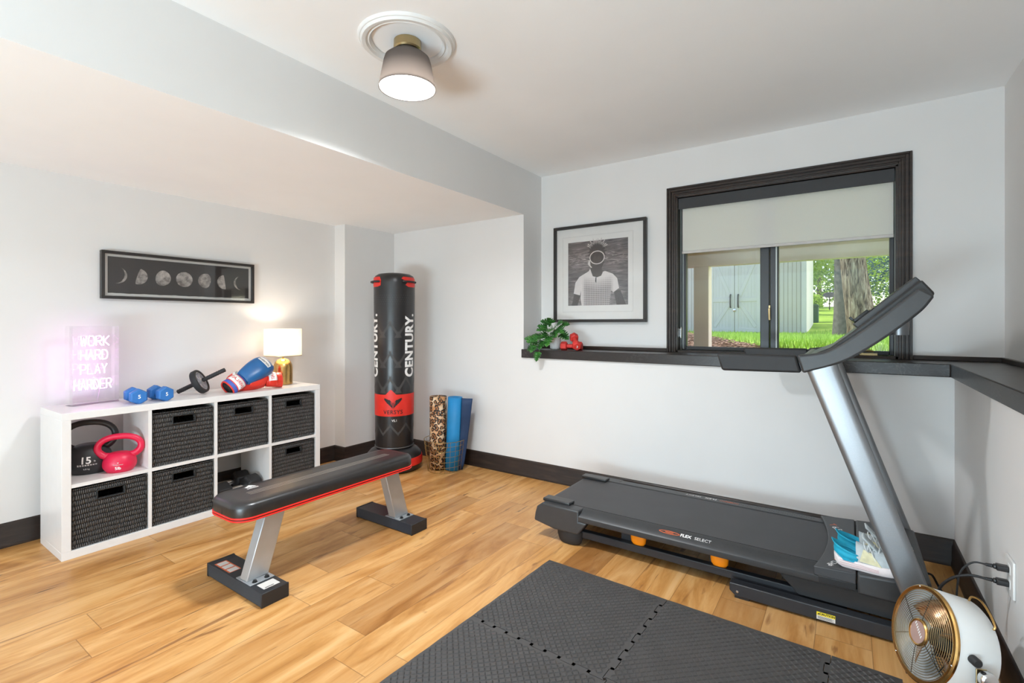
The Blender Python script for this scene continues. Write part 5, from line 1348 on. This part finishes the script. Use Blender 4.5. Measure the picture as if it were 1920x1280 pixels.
# deck over the yard: beam, post, boards
MT['deckwood'] = mat('pale_deck_timber', 'F7E6D8', .7, var=.06, vscale=3, bump=.1, bscale=60)
dk = thing('deck', (-1.2, 5.2, .98), 'pale timber deck beam and post outside the window', 'deck')
MB().box((-5, 5.16, 1.812), (5, 5.25, 2.10)).build('beam', 'deckwood', dk, world=True, bevel=.006)
MB().box((-1.288, 5.145, .96), (-1.143, 5.29, 1.812)).build('post', 'deckwood', dk, world=True, bevel=.006)
for k in range(11): MB().box((-4.8 + k * .96, 3.81, 2.10), (-4.76 + k * .96, 5.45, 2.25)).build('joist', 'deckwood', dk, world=True)
MB().box((-5, 3.81, 2.25), (5, 5.55, 2.29)).build('deck_boards', 'deckwood', dk, world=True)
# shed
MT['shed'] = mat('grey_shed_paint', 'D8CDC2', .65, var=.03, vscale=4)
MT['shedw'] = mat('pale_shed_door_paint', 'E3DBD3', .6, var=.03, vscale=4)
sd = thing('shed', (-2.6, 15, .98), 'pale grey garden shed with braced double doors on the lawn', 'shed')
SY = 15.0
wl_m = MB().box((-6.2, SY, .90), (-.95, SY + 3, 3.9))
k = -6.2
while k < -.98:
    if not (-3.32 < k < -1.94): wl_m.box((k, SY - .018, .96), (k + .085, SY, 3.9))
    k += .10
wl_m.build('wall', 'shed', sd, world=True)
for a, b in ((-1.0, -.88),): MB().box((a, SY - .04, .94), (b, SY + 3, 3.9)).build('corner_trim', 'shedw', sd, world=True)
MB().prism([(SY - .3, 3.85), (SY + 1.5, 4.9), (SY + 3.3, 3.85), (SY + 3.3, 3.95), (SY + 1.5, 5.05), (SY - .3, 3.95)], -6.5, -.6, 'yz').build('roof', mat('dark_roof', '55524E', .8), sd, world=True)
xc = -2.625; W2 = .66
for s in (-1, 1):
    x0, x1 = (xc - W2, xc - .006) if s < 0 else (xc + .006, xc + W2)
    d = MB().box((x0, SY - .035, 1.0), (x1, SY - .018, 3.2))
    q = x0
    while q < x1 - .05: d.box((q + .004, SY - .04, 1.0), (min(q + .08, x1), SY - .035, 3.2)); q += .085
    do = d.build('door', 'shedw', sd, world=True)
    fr = MB()
    for z in (1.0, 1.86, 3.08): fr.box((x0 + .09, SY - .058, z), (x1 - .09, SY - .04, z + .11))
    fr.box((x0, SY - .058, 1.0), (x0 + .09, SY - .04, 3.2)).box((x1 - .09, SY - .058, 1.0), (x1, SY - .04, 3.2))
    for za, zb in ((1.15, 1.82), (3.04, 2.01)):
        xa, xb = (x0 + .12, x1 - .12) if s < 0 else (x1 - .12, x0 + .12)
        dv = V((xb - xa, 0, zb - za)).normalized(); nv = V((-dv.z, 0, dv.x)) * .045
        a, b = V((xa, 0, za)), V((xb, 0, zb))
        fr.add([V((p.x, y, p.z)) for y in (SY - .052, SY - .04) for p in (a - nv, b - nv, b + nv, a + nv)], [(3, 2, 1, 0), (4, 5, 6, 7), (0, 1, 5, 4), (1, 2, 6, 5), (2, 3, 7, 6), (3, 0, 4, 7)])
    fr.build('door_frame', 'shedw', do, world=True, bevel=.004)
    xh = xc - s * -.10
    MB().tube(spline([(xh, SY - .06, 1.70), (xh, SY - .11, 1.74), (xh, SY - .11, 2.02), (xh, SY - .06, 2.06)], 4), .018, 8).build('door_handle', 'blackp', do, world=True)
MB().at((xc, SY - .062, 1.62), (R(90), 0, 0)).lathe([(0, 0), (.045, 0), (.04, .02), (0, .025)], 20).build('door_lock', 'chrome', sd, world=True)
# trees
def m_bark():
    n = NT('furrowed_bark'); v = n.mapping((1, 1, .16)); g = n.noise(24, 5, .65, v, .8)
    n.p(col=n.ramp(g, [(.36, '3F3228'), (.5, '8F7A66'), (.66, 'C4B29C')]), rough=.9, spec=.1); n.bump(g, 1, .05); return n.m
MT['bark'] = m_bark(); MT['greybark'] = mat('grey_bark', '6E6860', .9, var=.3, vscale=14, bump=.6, bscale=40)
def trunk(mb, pts, rs, seed):
    q = random.Random(seed); n = 22; rings = []
    P = spline(pts, 6); m = len(P)
    for i, p in enumerate(P):
        f = i / (m - 1) * (len(rs) - 1); k = min(int(f), len(rs) - 2); r = rs[k] + (rs[k + 1] - rs[k]) * (f - k)
        rings.append([p + V((cos(a) * r, sin(a) * r, 0)) * (1 + .07 * mnoise.noise(V((cos(a) * 3 + seed, sin(a) * 3, p.z * .7)))) for a in [2 * pi * j / n for j in range(n)]])
    mb.loft(rings); return mb
def cards(mb, pts, size, q, droop=0.0, asp=.45):
    for p in pts:
        a = q.random() * 2 * pi; e = (q.random() - .5) * 1.6; L = size * (.6 + .8 * q.random())
        d = V((cos(a) * cos(e), sin(a) * cos(e), sin(e) - droop)).normalized(); s = d.cross(V((q.random() - .5, q.random() - .5, q.random() - .5))).normalized() * (L * asp)
        m = p + d * L * .5
        mb.add([p, m + s, p + d * L, m - s], [(0, 1, 2, 3)])
def m_fol(name, a, b, c):
    n = NT(name); g = n.noise(.9, 3, .6); d = n.new('BsdfDiffuse'); t = n.new('BsdfTranslucent')
    col = n.ramp(g, [(.3, a), (.5, b), (.7, c)]); n.set(d.inputs[0], col); n.set(t.inputs[0], col)
    mx = n.new('MixShader'); mx.inputs[0].default_value = .4; n.set(mx.inputs[1], d.outputs[0]); n.set(mx.inputs[2], t.outputs[0]); n.t.links.new(mx.outputs[0], n.out.inputs[0]); return n.m
MT['conif'] = m_fol('spruce_needles', '33484E', '4C6670', '7C9690'); MT['decid'] = m_fol('spring_leaves', '7E9A3C', 'A9BE5C', 'D2DC8E'); MT['lime'] = m_fol('lime_leaves', '8FB03C', 'B5D056', 'D6E682')
t1 = thing('tree', (.235, 12.5, .98), 'thick leaning tree trunk with furrowed bark beyond the shed', 'tree')
trunk(MB(), [(.34, 12.5, .85), (.27, 12.5, 1.15), (.19, 12.5, 1.7), (.09, 12.5, 2.6), (-.05, 12.5, 4.2), (-.1, 12.5, 6.5)], [.38, .28, .245, .225, .21, .17], 3).build('trunk', 'bark', t1, world=True, smooth=80)
q = random.Random(11); m = MB()
for _ in range(46):
    a = q.random() * 2 * pi; r0 = .25; L = .7 + 1.0 * q.random(); z0 = 3.2 + 3.4 * q.random(); pts = []
    for k in range(70):
        f = q.random(); pts.append(V((-.03 + cos(a) * (r0 + L * f) + (q.random() - .5) * .35, 12.5 + sin(a) * (r0 + L * f) + (q.random() - .5) * .35, z0 - .45 * f * L * .5 - q.random() * .3)))
    cards(m, pts, .17, q, .5, .16)
m.build('foliage', 'conif', t1, world=True, smooth=0)
t2 = thing('tree', (-.10, 13.4, .98), 'slimmer upright tree trunk just left of the thick leaning one', 'tree')
trunk(MB(), [(-.035, 13.4, .85), (-.05, 13.4, 1.5), (-.06, 13.4, 2.6), (-.04, 13.4, 4.5), (.0, 13.4, 7.0)], [.27, .21, .19, .17, .12], 8).build('trunk', 'greybark', t2, world=True, smooth=80)
m = MB()
for _ in range(30):
    a = q.random() * 2 * pi; L = .6 + .4 * q.random(); z0 = 3.6 + 3.6 * q.random()
    cards(m, [V((-.03 + cos(a) * (.2 + L * f) + (q.random() - .5) * .3, 13.4 + sin(a) * (.2 + L * f) + (q.random() - .5) * .3, z0 - .3 * f * L - q.random() * .25)) for f in [q.random() for _ in range(60)]], .16, q, .5, .16)
m.build('foliage', 'conif', t2, world=True, smooth=0)
def bush_tree(loc, rad, n, size, mt, label, cat, th=0, name='tree', seed=1, asp=.45):
    n = int(n * 2.2); size *= .66
    o = thing(name, (loc[0], loc[1], gh(loc[0], loc[1])), label, cat, group='trees and shrubs beyond the lawn' ); z0 = gh(loc[0], loc[1]); q = random.Random(seed); m = MB(); pts = []
    for _ in range(n):
        v = V((q.gauss(0, 1), q.gauss(0, 1), q.gauss(0, 1))).normalized() * (q.random() ** .45)
        k = 1 + .25 * mnoise.noise(v * 2.2 + V((seed, 0, 0)))
        pts.append(V((loc[0] + v.x * rad[0] * k, loc[1] + v.y * rad[1] * k, z0 + th + rad[2] * (1 + v.z * k) * .98)))
    cards(m, pts, size, q, .1, asp); m.build('foliage', mt, o, world=True, smooth=0)
    tr = MB(); trunk(tr, [(loc[0], loc[1], z0 - .1), (loc[0] + .05, loc[1], z0 + th * .6 + .3), (loc[0], loc[1], z0 + th + rad[2])], [.05 + .04 * rad[2], .04 + .03 * rad[2], .03], seed); tr.build('trunk', 'bark', o, world=True, smooth=80)
    return o
bush_tree((-2.6, 27, 0), (2.6, 2.2, 2.6), 2600, .22, 'decid', 'yellow-green leafy tree beyond the lawn, nearest behind the shed', 'tree', .6, seed=2)
bush_tree((-.2, 33, 0), (2.6, 2.2, 3.0), 2400, .24, 'decid', 'pale yellow-green tree at the far edge of the lawn behind the bird bath', 'tree', .5, seed=3)
bush_tree((2.6, 29, 0), (2.4, 2.2, 2.8), 2400, .22, 'lime', 'bright lime-green tree to the right of the leaning trunk', 'tree', .8, seed=4)
bush_tree((1.5, 19, 0), (1.5, 1.3, 2.5), 2600, .17, 'conif', 'blue-green spruce right behind the leaning trunk', 'tree', .5, seed=5, asp=.16)
bush_tree((5.2, 24, 0), (2.4, 2.2, 3.0), 2000, .22, 'decid', 'leafy tree farthest to the right beyond the lawn', 'tree', .6, seed=6)
bush_tree((-1.9, 21.5, 0), (.9, .8, 2.2), 1300, .17, 'conif', 'blue-green spruce behind the shed corner', 'tree', 1.2, seed=7, asp=.16)
bush_tree((-1.15, 23.5, 0), (.36, .36, .36), 900, .09, 'lime', 'small round shrub at the far edge of the lawn', 'shrub', 0, name='shrub', seed=9)
bush_tree((-5.5, 31, 0), (2.8, 2.2, 3.2), 1800, .26, 'decid', 'leafy tree farthest to the left behind the shed', 'tree', .6, seed=12)
bush_tree((.9, 37, 0), (2.6, 2.2, 4.2), 2600, .26, 'conif', 'tall dark spruce far behind between the pale trees', 'tree', .3, seed=13, asp=.22)
bush_tree((-1.6, 39, 0), (2.6, 2.2, 4.6), 2400, .28, 'conif', 'tall dark spruce far behind the bird bath', 'tree', .3, seed=14, asp=.22)
bush_tree((4.2, 36, 0), (2.8, 2.2, 4.4), 2200, .28, 'conif', 'tall dark spruce far behind the lime-green tree', 'tree', .3, seed=15, asp=.22)
bush_tree((-3.4, 45, 0), (3.4, 2, 2.6), 1500, .3, 'decid', 'far pale tree at the back of the yard, left of the tall spruces', 'tree', 0, seed=16)
bush_tree((2.6, 46, 0), (3.6, 2, 2.6), 1500, .3, 'decid', 'far pale tree at the back of the yard, right of the tall spruces', 'tree', 0, seed=17)
for i, (x, y, rx, rz, k, lb) in enumerate(((7.5, 30, 2.6, 3.2, 'decid', 'leafy tree on the open lawn, first to the right of the yard trees'), (10.5, 22, 2.4, 3.0, 'lime', 'lime-green tree on the open lawn to the far right, nearer the house'),
        (12.5, 32, 3.0, 4.0, 'conif', 'tall spruce on the open lawn to the far right'), (15.0, 26, 2.4, 3.2, 'decid', 'leafy tree at the far right end of the lawn'), (8.8, 40, 3.4, 4.4, 'conif', 'tall spruce at the back of the open lawn'))):
    bush_tree((x, y, 0), (rx, 2.2, rz), 1100, .3, k, lb, 'tree', .4, seed=20 + i, asp=.3 if k == 'conif' else .45)
bz = gh(-.60, 24)
fb_ = thing('bird_bath', (-.60, 24, bz), 'dark tilted bird bath bowl on a thin pole at the far edge of the lawn', 'bird bath')
zt = 2.42 - bz
MB().at((0, 0, zt), (R(30), 0, 0)).lathe([(0, -.06), (.12, -.05), (.225, 0), (.235, .016), (.222, .016), (.11, -.03), (0, -.038)], 32).build('bowl', 'blackp', fb_)
MB().cyl((0, 0, -.03), (0, 0, zt - .045), .02).build('pole', 'blackp', fb_)
ub = thing('utility_box', (-.93, 18.6, gh(-.93, 18.6)), 'dark green utility box on the lawn beside the shed corner', 'utility box')
MT['ubox'] = mat('dark_green_box', '2F5A44', .5)
MB().box((-.17, -.2, -.05), (.17, .2, .50)).build('cabinet', 'ubox', ub, bevel=.02)
MB().prism([(-.19, .50), (.19, .50), (.15, .58), (-.15, .58)], -.22, .22, 'xz').build('lid', 'ubox', ub, bevel=.01)
